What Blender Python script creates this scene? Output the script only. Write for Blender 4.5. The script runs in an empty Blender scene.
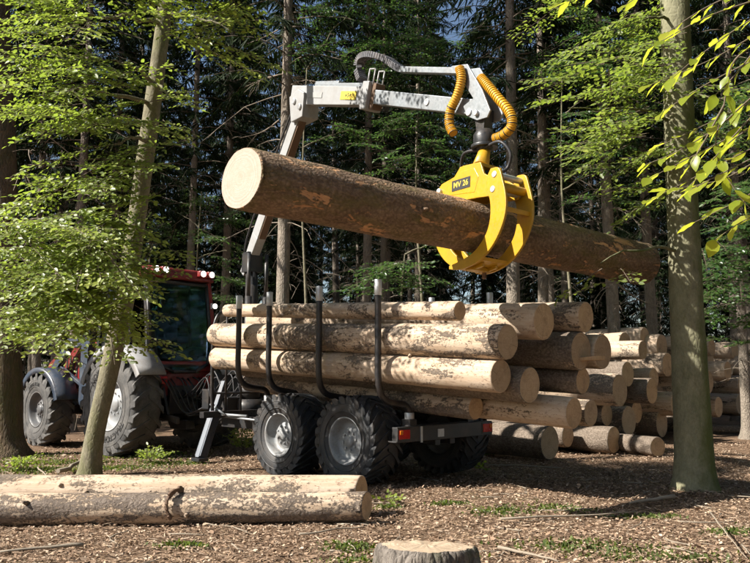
import bpy, bmesh, math, random
import numpy as np
from mathutils import Vector, Matrix, noise, Quaternion
rnd = random.Random(7)
npr = np.random.default_rng(11)
R = math.radians
S = bpy.context.scene
COL = S.collection

# ------------------------------------------------------------------ camera, sky, sun, exposure
CAM_H, PITCH, FPX = 1.45, R(6.6), 780.0
cd = bpy.data.cameras.new("camera"); cam = bpy.data.objects.new("camera", cd); COL.objects.link(cam)
cam.location = (0, 0, CAM_H); cam.rotation_euler = (R(90) + PITCH, 0, 0)
cd.sensor_width = 36; cd.lens = 36 * FPX / 750; cd.clip_end = 600; cd.clip_start = 0.05
S.camera = cam
SUN_EL, SUN_DIR = R(40), Vector((-0.94, -0.34, 0)).normalized()      # horizontal direction towards the sun
W = bpy.data.worlds.new("World"); S.world = W; W.use_nodes = True
wn = W.node_tree
sky = wn.nodes.new('ShaderNodeTexSky'); sky.sky_type = 'NISHITA'; sky.sun_disc = False
sky.sun_elevation = SUN_EL; sky.sun_rotation = math.atan2(SUN_DIR.x, SUN_DIR.y)
bg = wn.nodes['Background']; bg.inputs[1].default_value = 0.06
wn.links.new(sky.outputs[0], bg.inputs[0])
sd = bpy.data.lights.new("sun", 'SUN'); sd.energy = 5.0; sd.angle = R(0.5); sd.color = (1.0, 0.945, 0.86)
sun = bpy.data.objects.new("sun", sd); COL.objects.link(sun)
to_sun = Vector((SUN_DIR.x * math.cos(SUN_EL), SUN_DIR.y * math.cos(SUN_EL), math.sin(SUN_EL)))
sun.rotation_euler = to_sun.to_track_quat('Z', 'Y').to_euler(); sun.location = (-20, -6, 25)
S.view_settings.view_transform = 'Standard'; S.view_settings.look = 'None'
S.view_settings.exposure = 1.15; S.view_settings.gamma = 1.0
S.render.engine = 'CYCLES'
S.cycles.use_denoising = True; S.cycles.use_adaptive_sampling = True; S.cycles.adaptive_threshold = 0.025; S.cycles.adaptive_min_samples = 12
S.cycles.max_bounces = 5; S.cycles.diffuse_bounces = 3; S.cycles.glossy_bounces = 2
S.cycles.transmission_bounces = 3; S.cycles.transparent_max_bounces = 6; S.cycles.caustics_reflective = False; S.cycles.caustics_refractive = False

# ------------------------------------------------------------------ helpers
def ray(px, py):
    u, v = (px - 375) / FPX, (281.5 - py) / FPX
    return Vector((u, math.cos(PITCH) - math.sin(PITCH) * v, math.sin(PITCH) + math.cos(PITCH) * v))
def P(px, py, Y):                      # point seen at a pixel, at forward distance Y
    d = ray(px, py); k = Y / d.y
    return Vector((d.x * k, Y, CAM_H + d.z * k))
def PZ(px, py, z=0.0):                 # point seen at a pixel, at height z
    d = ray(px, py); k = (z - CAM_H) / d.z
    return Vector((d.x * k, d.y * k, z))
def on_plane(px, py, p, n):
    d = ray(px, py); c = Vector((0, 0, CAM_H)); k = (p - c).dot(n) / d.dot(n)
    return c + d * k

def link(o, parent=None):
    COL.objects.link(o)
    if parent is not None: o.parent = parent
    return o
def tag(o, label=None, cat=None, group=None, kind=None):
    for k, v in (('label', label), ('category', cat), ('group', group), ('kind', kind)):
        if v: o[k] = v
    return o
def empty(name, M=None, parent=None):
    o = bpy.data.objects.new(name, None); o.empty_display_size = 0.2
    if M is not None: o.matrix_local = M
    o['M'] = 1
    link(o, parent); o["M"] = 1; del o["M"]
    MATS[o.name] = (M.copy() if M is not None else Matrix())
    if parent is not None: MATS[o.name] = MATS.get(parent.name, Matrix()) @ MATS[o.name]
    return o
MATS = {}
def copy_tree(o, parent=None):
    c = o.copy(); COL.objects.link(c); c.parent = parent
    for ch in list(o.children): copy_tree(ch, c)
    return c

def frame_of(z_axis, up=Vector((0, 0, 1))):
    z = z_axis.normalized()
    if abs(z.dot(up)) > 0.98: up = Vector((1, 0, 0))
    x = up.cross(z).normalized(); y = z.cross(x)
    return Matrix((x, y, z)).transposed()

class MB:
    def __init__(s): s.v = []; s.f = []; s.m = []; s.sm = []
    def add(s, vs, fs, mi=0, smooth=True):
        b = len(s.v); s.v += [Vector(v) for v in vs]
        for f in fs: s.f.append([b + i for i in f]); s.m.append(mi); s.sm.append(smooth)
        return s
    def box(s, c, size, rot=None, mi=0, taper=None):
        c = Vector(c); hx, hy, hz = [k / 2 for k in size]
        vs = []
        for z in (-1, 1):
            t = taper if (taper and z > 0) else (1, 1)
            for x, y in ((-1, -1), (1, -1), (1, 1), (-1, 1)):
                p = Vector((x * hx * t[0], y * hy * t[1], z * hz))
                vs.append(c + (rot @ p if rot else p))
        return s.add(vs, [(3, 2, 1, 0), (4, 5, 6, 7), (0, 1, 5, 4), (1, 2, 6, 5), (2, 3, 7, 6), (3, 0, 4, 7)], mi, False)
    def beam(s, p0, p1, w, h, mi=0, up=Vector((0, 0, 1)), w1=None, h1=None):
        p0, p1 = Vector(p0), Vector(p1); F = frame_of(p1 - p0, up); x, y = F.col[0], F.col[1]
        vs = []
        for p, ww, hh in ((p0, w, h), (p1, w1 or w, h1 or h)):
            for a, b in ((-1, -1), (1, -1), (1, 1), (-1, 1)): vs.append(p + x * a * ww / 2 + y * b * hh / 2)
        return s.add(vs, [(3, 2, 1, 0), (4, 5, 6, 7), (0, 1, 5, 4), (1, 2, 6, 5), (2, 3, 7, 6), (3, 0, 4, 7)], mi, False)
    def tube(s, pts, rad, n=10, mi=0, caps=True, wob=0.0, smooth=True, seed=0.0):
        pts = [Vector(p) for p in pts]; L = len(pts)
        if not isinstance(rad, (list, tuple)): rad = [rad] * L
        vs = []; prev = None
        for i, p in enumerate(pts):
            d = (pts[min(i + 1, L - 1)] - pts[max(i - 1, 0)]).normalized()
            if prev is None: x = frame_of(d).col[0]
            else:
                x = prev - d * prev.dot(d)
                x = x.normalized() if x.length > 1e-6 else frame_of(d).col[0]
            prev = x; y = d.cross(x)
            for k in range(n):
                a = 2 * math.pi * k / n; r = rad[i]
                if wob:
                    q = p * 1.3 + Vector((math.cos(a), math.sin(a), seed)) * 1.1
                    r *= 1 + wob * noise.noise(q) + 0.4 * wob * noise.noise(q * 3.7)
                vs.append(p + (x * math.cos(a) + y * math.sin(a)) * r)
        fs = []
        for i in range(L - 1):
            for k in range(n):
                a, b = i * n + k, i * n + (k + 1) % n
                fs.append((a, b, b + n, a + n))
        s.add(vs, fs, mi, smooth)
        if caps:
            b = len(s.v) - L * n
            s.f.append([b + k for k in reversed(range(n))]); s.m.append(mi); s.sm.append(False)
            s.f.append([b + (L - 1) * n + k for k in range(n)]); s.m.append(mi); s.sm.append(False)
        return s
    def cyl(s, p0, p1, r, r1=None, n=16, mi=0): return s.tube([p0, p1], [r, r1 if r1 is not None else r], n, mi, True)
    def lathe(s, prof, n=40, mi=0, axis='Y', c=(0, 0, 0), smooth=True):
        vs = []; c = Vector(c)
        for (h, r) in prof:
            for k in range(n):
                a = 2 * math.pi * k / n
                vs.append(c + (Vector((r * math.cos(a), h, r * math.sin(a))) if axis == 'Y' else Vector((r * math.cos(a), r * math.sin(a), h))))
        fs = []
        for i in range(len(prof) - 1):
            for k in range(n):
                a, b = i * n + k, i * n + (k + 1) % n
                fs.append((a, b, b + n, a + n) if axis == 'Z' else (a, a + n, b + n, b))
        return s.add(vs, fs, mi, smooth)
    def prism(s, poly, fn, t0, t1, mi=0):          # poly of (u,v); fn(u,v,t) -> point
        n = len(poly)
        vs = [fn(u, v, t0) for u, v in poly] + [fn(u, v, t1) for u, v in poly]
        fs = [tuple(range(n)), tuple(range(2 * n - 1, n - 1, -1))] + [(i, i + n, (i + 1) % n + n, (i + 1) % n) for i in range(n)]
        return s.add(vs, fs, mi, False)
    def mesh(s, name, mats, M=None):
        me = bpy.data.meshes.new(name)
        vs = [M @ v for v in s.v] if M is not None else s.v
        me.from_pydata([tuple(v) for v in vs], [], s.f)
        for m in (mats if isinstance(mats, (list, tuple)) else [mats]): me.materials.append(m)
        me.polygons.foreach_set('material_index', s.m); me.polygons.foreach_set('use_smooth', s.sm)
        bm = bmesh.new(); bm.from_mesh(me); bmesh.ops.recalc_face_normals(bm, faces=bm.faces); bm.to_mesh(me); bm.free()
        return me
    def build(s, name, mats, parent=None, world=False, bevel=0.0, seg=2, M=None):
        if world and parent is not None: M = MATS[parent.name].inverted()
        o = bpy.data.objects.new(name, s.mesh(name, mats, M)); link(o, parent)
        if bevel:
            b = o.modifiers.new('bevel', 'BEVEL'); b.width = bevel; b.segments = seg; b.limit_method = 'ANGLE'; b.angle_limit = R(40)
        return o

def smooth_path(ctrl, n=8):
    ctrl = [Vector(c) for c in ctrl]; out = []
    for i in range(len(ctrl) - 1):
        p0, p1, p2, p3 = ctrl[max(i - 1, 0)], ctrl[i], ctrl[i + 1], ctrl[min(i + 2, len(ctrl) - 1)]
        for k in range(n):
            t = k / n
            out.append(0.5 * ((2 * p1) + (p2 - p0) * t + (2 * p0 - 5 * p1 + 4 * p2 - p3) * t * t + (3 * p1 - p0 - 3 * p2 + p3) * t ** 3))
    out.append(ctrl[-1]); return out

# ------------------------------------------------------------------ materials
class NT:
    def __init__(s, name):
        s.m = bpy.data.materials.new(name); s.m.use_nodes = True; s.t = s.m.node_tree
        s.p = s.t.nodes['Principled BSDF']; s.out = s.t.nodes['Material Output']
    def n(s, typ, **kw):
        nd = s.t.nodes.new('ShaderNode' + typ)
        for k, v in kw.items():
            if k.startswith('i_'): nd.inputs[k[2:].replace('_', ' ')].default_value = v
            else: setattr(nd, k, v)
        return nd
    def l(s, a, b): s.t.links.new(a, b)
    def coords(s, kind='Object', scale=(1, 1, 1), rand=True):
        tc = s.n('TexCoord'); mp = s.n('Mapping'); mp.inputs['Scale'].default_value = scale
        if rand:
            oi = s.n('ObjectInfo'); ml = s.n('MATH' if False else 'Math', operation='MULTIPLY'); ml.inputs[1].default_value = 37.0
            s.l(oi.outputs['Random'], ml.inputs[0])
            cb = s.n('CombineXYZ'); s.l(ml.outputs[0], cb.inputs[2]); s.l(ml.outputs[0], cb.inputs[0])
            s.l(cb.outputs[0], mp.inputs['Location'])
        s.l(tc.outputs[kind], mp.inputs['Vector']); return mp.outputs[0]
    def noise(s, vec, scale=5, detail=4, rough=0.6, dist=0.0):
        nd = s.n('TexNoise'); nd.inputs['Scale'].default_value = scale; nd.inputs['Detail'].default_value = detail
        nd.inputs['Roughness'].default_value = rough; nd.inputs['Distortion'].default_value = dist
        if vec is not None: s.l(vec, nd.inputs['Vector'])
        return nd.outputs['Fac']
    def ramp(s, fac, stops, interp='LINEAR'):
        nd = s.n('ValToRGB'); cr = nd.color_ramp; cr.interpolation = interp
        while len(cr.elements) < len(stops): cr.elements.new(0.5)
        for e, (p, c) in zip(cr.elements, stops):
            e.position = p; e.color = (*c, 1) if isinstance(c, (tuple, list)) else (c, c, c, 1)
        s.l(fac, nd.inputs[0]); return nd.outputs[0]
    def mix(s, fac, a, b, blend='MIX'):
        nd = s.n('Mix', data_type='RGBA', blend_type=blend)
        for sock, v in ((nd.inputs[0], fac), (nd.inputs[6], a), (nd.inputs[7], b)):
            if hasattr(v, 'is_linked'): s.l(v, sock)
            elif isinstance(v, (tuple, list)): sock.default_value = (*v, 1)
            else: sock.default_value = v
        return nd.outputs[2]
    def math(s, op, a, b=0.0):
        nd = s.n('Math', operation=op)
        for sock, v in ((nd.inputs[0], a), (nd.inputs[1], b)):
            if hasattr(v, 'is_linked'): s.l(v, sock)
            else: sock.default_value = v
        return nd.outputs[0]
    def col(s, c):
        if hasattr(c, 'is_linked'): s.l(c, s.p.inputs['Base Color'])
        else: s.p.inputs['Base Color'].default_value = (*c, 1)
    def bump(s, h, dist=0.01, strength=1.0):
        b = s.n('Bump'); b.inputs['Distance'].default_value = dist; b.inputs['Strength'].default_value = strength
        s.l(h, b.inputs['Height']); s.l(b.outputs[0], s.p.inputs['Normal'])

def paint(name, c, rough=0.45, metal=0.0, dirt=(0.16, 0.11, 0.07), amount=0.35, scale=3.0, spec=0.5, bump=0.0):
    m = NT(name); v = m.coords()
    a = m.noise(v, scale, 6, 0.7); b = m.noise(v, scale * 9, 4, 0.7)
    f = m.ramp(m.math('MULTIPLY_ADD', a, 0.75) if False else m.math('ADD', m.math('MULTIPLY', a, 0.7), m.math('MULTIPLY', b, 0.3)), [(0.45, 0.0), (0.68, amount)])
    c2 = m.mix(m.noise(v, scale * 2.3, 3), tuple(x * 0.86 for x in c), tuple(min(1, x * 1.1) for x in c))
    m.col(m.mix(f, c2, dirt))
    m.l(m.ramp(b, [(0.3, max(0.05, rough - 0.12)), (0.7, min(1, rough + 0.2))]), m.p.inputs['Roughness'])
    m.p.inputs['Metallic'].default_value = metal; m.p.inputs['Specular IOR Level'].default_value = spec
    if bump: m.bump(b, bump)
    return m.m

def bark_mat(name, c0, c1, moss=None, moss_amt=0.5, scale=14, bump=0.02, stretch=0.35, side=None):
    m = NT(name); v = m.coords(scale=(1, 1, stretch))
    vo = m.n('TexVoronoi', feature='DISTANCE_TO_EDGE'); vo.inputs['Scale'].default_value = scale; m.l(v, vo.inputs['Vector'])
    n1 = m.noise(v, scale * 0.5, 6, 0.7, 0.4); n2 = m.noise(v, scale * 3, 5, 0.7)
    h = m.math('ADD', m.math('MULTIPLY', m.ramp(vo.outputs[0], [(0.0, 0.0), (0.25, 1.0)]), 0.5), m.math('MULTIPLY', n2, 0.6))
    c = m.mix(m.ramp(m.math('ADD', m.math('MULTIPLY', n1, 0.6), m.math('MULTIPLY', n2, 0.4)), [(0.35, 0.0), (0.65, 1.0)]), c0, c1)
    if moss:
        v2 = m.coords(scale=(1, 1, 0.4), rand=True)
        mk = m.noise(v2, 2.2, 7, 0.72)
        if side is not None:
            tc = m.n('TexCoord'); dp = m.n('VectorMath', operation='DOT_PRODUCT'); dp.inputs[1].default_value = side
            m.l(tc.outputs['Normal'], dp.inputs[0])
            mk = m.math('ADD', mk, m.math('MULTIPLY', dp.outputs['Value'], 0.26))
        c = m.mix(m.ramp(mk, [(0.62 - moss_amt * 0.25, 0.0), (0.75 - moss_amt * 0.1, 0.85)]), c, moss)
    m.col(c); m.p.inputs['Roughness'].default_value = 0.9; m.p.inputs['Specular IOR Level'].default_value = 0.2
    m.bump(h, bump); return m.m

def log_side_mat(name, peel, bark=((0.12, 0.09, 0.066), (0.32, 0.26, 0.205)), wood=((0.42, 0.305, 0.205), (0.58, 0.465, 0.355)), bsc=16, bump=0.012, moss=0.0, det=9, speck=0.30, msc=2.6):
    m = NT(name); v = m.coords(scale=(1, 1, 0.42)); vf = m.coords(scale=(1, 1, 0.8)); vs = m.coords(scale=(1, 1, 0.06))
    wob = m.n('TexNoise'); wob.inputs['Scale'].default_value = 9.0; wob.inputs['Detail'].default_value = 4; m.l(vf, wob.inputs['Vector'])
    ad = m.n('VectorMath', operation='MULTIPLY_ADD'); ad.inputs[1].default_value = (.10, .10, .10); m.l(wob.outputs['Color'], ad.inputs[0]); m.l(vf, ad.inputs[2])
    vo = m.n('TexVoronoi', feature='F1'); vo.inputs['Scale'].default_value = bsc * 2.6; m.l(ad.outputs[0], vo.inputs['Vector'])
    scl = m.ramp(vo.outputs['Distance'], [(0.25, 1.0), (0.75, 0.0)])
    n1 = m.noise(v, msc, det, 0.72, 0.5); n2 = m.noise(vf, bsc * 2.4, 5, 0.7); n3 = m.noise(v, bsc * 0.3, 6, 0.7); n4 = m.noise(vs, 22, 5, 0.65)
    bk = m.mix(m.ramp(m.math('ADD', m.math('MULTIPLY', n2, 0.5), m.math('MULTIPLY', n3, 0.5)), [(0.36, 0.0), (0.64, 1.0)]), bark[0], bark[1])
    bk = m.mix(m.math('MULTIPLY', m.math('SUBTRACT', 1.0, scl), 0.55), bk, tuple(x * 0.5 for x in bark[0]))
    if moss: bk = m.mix(m.ramp(m.noise(v, 4.5, 6, 0.7), [(0.48, 0.0), (0.66, moss)]), bk, (0.13, 0.115, 0.03))
    wd = m.mix(m.ramp(n4, [(0.3, 0.0), (0.7, 1.0)]), wood[0], wood[1])
    wd = m.mix(m.ramp(m.noise(v, 5, 7, 0.78), [(0.5, 0.0), (0.70, 0.55)]), wd, (0.33, 0.21, 0.125))
    fl = m.ramp(m.noise(m.coords(scale=(1, 1, 0.55)), 34, 4, 0.7), [(0.555, 0.0), (0.62, 0.8)])
    wd = m.mix(m.math('MULTIPLY', fl, m.ramp(n3, [(0.4, 0.0), (0.6, 1.0)])), wd, (0.20, 0.13, 0.085))
    mk = m.math('ADD', n1, m.math('ADD', m.math('MULTIPLY', m.math('SUBTRACT', n2, 0.5), speck), m.math('MULTIPLY', m.math('SUBTRACT', scl, 0.5), 0.05)))
    lo = 0.70 - 0.42 * peel
    msk = m.ramp(mk, [(lo - 0.02, 0.0), (lo + 0.03, 1.0)])
    m.col(m.mix(msk, bk, wd))
    m.p.inputs['Roughness'].default_value = 0.8; m.p.inputs['Specular IOR Level'].default_value = 0.25
    h = m.mix(msk, m.math('ADD', m.math('MULTIPLY', scl, 0.35), m.math('ADD', m.math('MULTIPLY', n2, 0.65), 0.45)), m.math('ADD', m.math('MULTIPLY', n4, 0.25), m.math('MULTIPLY', fl, 0.15)))
    m.bump(h, bump); return m.m

def log_end_mat(name, c0, c1, edge=(0.16, 0.10, 0.06), contrast=1.0):
    m = NT(name); tc = m.n('TexCoord'); sx = m.n('SeparateXYZ'); m.l(tc.outputs['Object'], sx.inputs[0])
    v = m.coords(); nz = m.noise(v, 4, 5, 0.6); oi = m.n('ObjectInfo')
    ox = m.math('ADD', sx.outputs[0], m.math('MULTIPLY', m.math('SUBTRACT', oi.outputs['Random'], 0.5), 0.06)); oy = m.math('SUBTRACT', sx.outputs[1], m.math('MULTIPLY', m.math('SUBTRACT', oi.outputs['Random'], 0.4), 0.05))
    r = m.math('SQRT', m.math('ADD', m.math('MULTIPLY', ox, ox), m.math('MULTIPLY', oy, oy)))
    r = m.math('ADD', r, m.math('MULTIPLY', nz, 0.05))
    ring = m.math('SINE', m.math('MULTIPLY', r, 560.0))
    rn = m.n('TexNoise', noise_dimensions='1D'); rn.inputs['Scale'].default_value = 60.0; rn.inputs['Detail'].default_value = 5; m.l(r, rn.inputs['W'])
    saw = m.noise(m.coords(scale=(1, 26, 1)), 7, 4, 0.7)
    f = m.math('ADD', m.math('MULTIPLY', ring, 0.05 * contrast), m.math('ADD', m.math('MULTIPLY', rn.outputs['Fac'], 0.45 * contrast), m.math('ADD', m.math('MULTIPLY', saw, 0.30), m.math('MULTIPLY', m.noise(v, 13, 6, 0.75), 0.40))))
    c = m.mix(m.ramp(f, [(0.42, 0.0), (0.74, 1.0)]), c0, c1)
    ang = m.math('ARCTAN2', oy, ox); cn = m.n('TexNoise', noise_dimensions='1D'); cn.inputs['Scale'].default_value = 9.0; cn.inputs['Detail'].default_value = 3; m.l(m.math('ADD', ang, m.math('MULTIPLY', oi.outputs['Random'], 50.0)), cn.inputs['W'])
    crack = m.ramp(cn.outputs['Fac'], [(0.70, 0.0), (0.73, 0.7 * contrast)])
    c = m.mix(crack, c, edge)
    c = m.mix(m.ramp(m.noise(v, 6, 6, 0.72), [(0.52, 0.0), (0.72, 0.55)]), c, edge)
    tone = m.ramp(oi.outputs['Random'], [(0.0, (0.80, 0.80, 0.82)), (0.5, (1.0, 1.0, 1.0)), (1.0, (1.08, 1.0, 0.9))])
    m.col(m.mix(1.0, c, tone, 'MULTIPLY')); m.p.inputs['Roughness'].default_value = 0.85; m.p.inputs['Specular IOR Level'].default_value = 0.2
    m.bump(f, 0.006, 0.7); return m.m

def leaf_mat(name, c0, c1, c2, gloss=0.35, trans=0.5, tcol=(0.42, 0.58, 0.05), spec=0.5):
    m = NT(name); at = m.n('Attribute', attribute_name='var')
    c = m.ramp(at.outputs['Fac'], [(0.0, c0), (0.55, c1), (1.0, c2)])
    m.col(c); m.p.inputs['Roughness'].default_value = gloss; m.p.inputs['Specular IOR Level'].default_value = spec
    tr = m.n('BsdfTranslucent'); m.l(m.mix(0.55, c, tcol), tr.inputs[0])
    mx = m.n('MixShader'); mx.inputs[0].default_value = trans
    m.l(m.p.outputs[0], mx.inputs[1]); m.l(tr.outputs[0], mx.inputs[2]); m.l(mx.outputs[0], m.out.inputs[0])
    return m.m

def var_mat(name, stops, rough=0.85):
    m = NT(name); at = m.n('Attribute', attribute_name='var')
    m.col(m.ramp(at.outputs['Fac'], stops)); m.p.inputs['Roughness'].default_value = rough; m.p.inputs['Specular IOR Level'].default_value = 0.25
    return m.m

def emit(name, c, k):
    m = NT(name); m.col((0.9, 0.9, 0.9)); m.p.inputs['Emission Color'].default_value = (*c, 1); m.p.inputs['Emission Strength'].default_value = k; return m.m
def glass(name, c=(0.5, 0.75, 0.72)):
    m = NT(name); m.col(c); m.p.inputs['Roughness'].default_value = 0.03; m.p.inputs['Transmission Weight'].default_value = 1.0; m.p.inputs['IOR'].default_value = 1.3
    tr = m.n('BsdfTransparent'); tr.inputs[0].default_value = (0.42, 0.60, 0.56, 1); gl = m.n('BsdfGlossy'); gl.inputs['Roughness'].default_value = 0.03
    fr = m.n('Fresnel'); fr.inputs[0].default_value = 1.45
    mx = m.n('MixShader'); m.l(fr.outputs[0], mx.inputs[0]); m.l(tr.outputs[0], mx.inputs[1]); m.l(gl.outputs[0], mx.inputs[2]); m.l(mx.outputs[0], m.out.inputs[0])
    return m.m

M = {}
M['black'] = paint('black_paint', (0.022, 0.023, 0.025), 0.4, amount=0.3)
M['darkblue'] = paint('blue_black_paint', (0.035, 0.05, 0.075), 0.35, amount=0.3)
M['legblue'] = paint('blue_grey_paint', (0.08, 0.10, 0.13), 0.4, amount=0.3)
M['stake'] = paint('stake_paint', (0.018, 0.018, 0.02), 0.35, amount=0.25)
M['steel'] = paint('bare_steel', (0.55, 0.56, 0.57), 0.4, metal=0.6, amount=0.35)
M['jib'] = paint('pale_grey_paint', (0.34, 0.345, 0.345), 0.4, amount=0.35, scale=2.0)
M['galv'] = paint('galvanised_steel', (0.31, 0.335, 0.355), 0.42, metal=0.4, amount=0.3)
M['rim'] = paint('silver_rim', (0.30, 0.31, 0.315), 0.55, metal=0.2, amount=0.55, scale=6)
M['rim_dark'] = paint('dark_grey_rim', (0.09, 0.092, 0.095), 0.5, amount=0.5)
M['yellow'] = paint('yellow_paint', (0.50, 0.285, 0.012), 0.38, amount=0.32, scale=4, dirt=(0.22, 0.13, 0.04))
M['red'] = paint('red_paint', (0.21, 0.014, 0.016), 0.35, amount=0.35)
M['grey'] = paint('grey_fender', (0.30, 0.30, 0.30), 0.5, amount=0.5)
M['tyre'] = paint('trailer_tyre', (0.026, 0.028, 0.031), 0.6, amount=0.45, dirt=(0.13, 0.10, 0.075), scale=5, bump=0.002)
M['tyre_dusty'] = paint('dusty_tyre', (0.06, 0.058, 0.056), 0.75, amount=0.7, dirt=(0.20, 0.185, 0.165), scale=4, bump=0.003)
M['ink'] = paint('black_print', (0.02, 0.02, 0.02), 0.6, amount=0.05)
M['plate'] = paint('label_yellow', (0.62, 0.48, 0.06), 0.5, amount=0.15)
M['plate_grey'] = paint('label_grey', (0.33, 0.33, 0.32), 0.5, amount=0.1)
M['hose'] = paint('black_hose', (0.02, 0.02, 0.022), 0.5, amount=0.2)
M['hose_y'] = paint('yellow_hose', (0.60, 0.31, 0.012), 0.45, amount=0.25)
M['chain'] = paint('grey_hose_cover', (0.10, 0.10, 0.11), 0.5, amount=0.3)
M['rust_and_shade'] = paint('rust_and_shade_brown', (0.13, 0.075, 0.045), 0.7, amount=0.4)  # brown for rusty parts and bark, and for the boom's painted shade
M['lens_red'] = paint('red_lens', (0.5, 0.012, 0.01), 0.15, amount=0.1)
M['lens_amber'] = paint('amber_lens', (0.7, 0.2, 0.01), 0.15, amount=0.1)
M['lamp'] = emit('lit_lamp', (1, 0.97, 0.88), 2.5)
M['glass'] = glass('cab_glass')
M['seat'] = paint('cab_interior', (0.03, 0.032, 0.034), 0.8, amount=0.1)
M['beech'] = bark_mat('beech_bark', (0.125, 0.12, 0.07), (0.27, 0.255, 0.165), moss=(0.075, 0.095, 0.018), moss_amt=0.7, scale=16, bump=0.008, stretch=0.6, side=(1.0, 0.0, -0.2))
M['beech2'] = bark_mat('slim_beech_bark', (0.11, 0.10, 0.065), (0.25, 0.225, 0.155), moss=(0.11, 0.115, 0.04), moss_amt=0.45, scale=18, bump=0.006, stretch=0.6)
M['spruce'] = bark_mat('spruce_bark', (0.15, 0.125, 0.098), (0.36, 0.305, 0.245), scale=26, bump=0.02, stretch=0.45, moss=(0.20, 0.19, 0.145), moss_amt=0.3)
M['spruce2'] = bark_mat('brown_spruce_bark', (0.06, 0.045, 0.03), (0.15, 0.105, 0.065), scale=20, bump=0.03, stretch=0.3, moss=(0.07, 0.075, 0.02), moss_amt=0.6)
M['deadwood'] = paint('dead_branch', (0.27, 0.225, 0.17), 0.9, amount=0.4)
M['twig'] = paint('twig_bark', (0.13, 0.10, 0.07), 0.85, amount=0.3)
M['log_a'] = log_side_mat('log_half_peeled', 0.60)
M['log_b'] = log_side_mat('log_peeled', 0.70)
M['log_c'] = log_side_mat('log_barked', 0.16)
M['log_d'] = log_side_mat('log_rough_bark', 0.23, det=3, speck=0.06, msc=5.0, bark=((0.12, 0.075, 0.045), (0.38, 0.265, 0.175)), wood=((0.50, 0.25, 0.11), (0.68, 0.40, 0.21)), bsc=13, bump=0.025, moss=0.6)
M['log_e'] = log_side_mat('log_mixed_bark', 0.46, bark=((0.11, 0.082, 0.062), (0.30, 0.245, 0.20)))
M['end'] = log_end_mat('log_end_grain', (0.40, 0.27, 0.155), (0.58, 0.43, 0.28))
M['end_b'] = log_end_mat('log_end_pale', (0.42, 0.325, 0.255), (0.55, 0.45, 0.375), edge=(0.40, 0.29, 0.20), contrast=0.7)
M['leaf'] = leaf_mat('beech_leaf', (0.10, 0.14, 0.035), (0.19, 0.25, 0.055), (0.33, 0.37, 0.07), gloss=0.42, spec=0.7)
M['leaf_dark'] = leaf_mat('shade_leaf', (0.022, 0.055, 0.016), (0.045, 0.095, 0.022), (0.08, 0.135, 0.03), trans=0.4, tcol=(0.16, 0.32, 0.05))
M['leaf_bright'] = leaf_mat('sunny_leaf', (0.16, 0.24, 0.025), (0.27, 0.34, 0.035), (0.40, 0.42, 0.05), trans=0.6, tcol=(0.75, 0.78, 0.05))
M['needle'] = leaf_mat('spruce_needle', (0.008, 0.016, 0.006), (0.014, 0.025, 0.008), (0.027, 0.042, 0.013), spec=0.15, gloss=0.7, trans=0.15, tcol=(0.05, 0.1, 0.02))
M['grass'] = leaf_mat('moss_grass', (0.04, 0.062, 0.012), (0.07, 0.10, 0.018), (0.12, 0.15, 0.03), gloss=0.7, trans=0.3)
M['litter'] = var_mat('leaf_litter', [(0.0, (0.09, 0.058, 0.038)), (0.35, (0.24, 0.155, 0.10)), (0.7, (0.40, 0.285, 0.195)), (1.0, (0.50, 0.40, 0.30))])
M['chips'] = var_mat('wood_chips', [(0.0, (0.22, 0.14, 0.08)), (0.5, (0.42, 0.29, 0.17)), (1.0, (0.60, 0.46, 0.31))])

# ------------------------------------------------------------------ ground
def ground_z(x, y):
    q = Vector((x, y, 0))
    return 0.045 * noise.noise(q * 0.55) + 0.022 * noise.noise(q * 1.9 + Vector((3, 1, 7))) - 0.02
def make_ground():
    xs = np.concatenate([np.linspace(-160, -14, 26)[:-1], np.linspace(-14, 14, 281), np.linspace(14, 160, 26)[1:]])
    ys = np.concatenate([np.linspace(-60, 2.5, 16)[:-1], np.linspace(2.5, 20, 190), np.linspace(20, 260, 40)[1:]])
    vs = []
    for y in ys:
        for x in xs:
            q = Vector((x, y, 0)); near = abs(x) < 14 and 2.5 < y < 20
            z = ground_z(x, y) + (0.010 * noise.noise(q * 7) + 0.006 * noise.noise(q * 17) if near else 0)
            vs.append((x, y, z))
    nx, ny = len(xs), len(ys)
    fs = [(j * nx + i, j * nx + i + 1, (j + 1) * nx + i + 1, (j + 1) * nx + i) for j in range(ny - 1) for i in range(nx - 1)]
    me = bpy.data.meshes.new('ground'); me.from_pydata(vs, [], fs); me.polygons.foreach_set('use_smooth', [True] * len(fs))
    m = NT('forest_floor'); v = m.coords(rand=False)
    a = m.noise(v, 1.1, 8, 0.7); b = m.noise(v, 26, 6, 0.75); c = m.noise(v, 90, 4, 0.7); d = m.noise(v, 0.6, 6, 0.65)
    col = m.ramp(m.math('ADD', m.math('MULTIPLY', b, 0.55), m.math('MULTIPLY', c, 0.45)), [(0.33, (0.075, 0.045, 0.029)), (0.48, (0.24, 0.155, 0.098)), (0.60, (0.40, 0.275, 0.185)), (0.70, (0.52, 0.395, 0.285))])
    col = m.mix(m.ramp(a, [(0.45, 0.0), (0.65, 0.5)]), col, (0.10, 0.065, 0.04))
    col = m.mix(m.ramp(m.math('ADD', d, m.math('MULTIPLY', b, 0.12)), [(0.66, 0.0), (0.74, 0.55)]), col, (0.07, 0.095, 0.02))
    m.col(col); m.p.inputs['Roughness'].default_value = 0.95; m.p.inputs['Specular IOR Level'].default_value = 0.15
    m.bump(m.math('ADD', b, c), 0.03)
    me.materials.append(m.m); o = bpy.data.objects.new('ground', me); link(o)
    tag(o, 'brown forest floor of leaf litter, bark and wood chips', 'ground', kind='structure')
make_ground()

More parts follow.
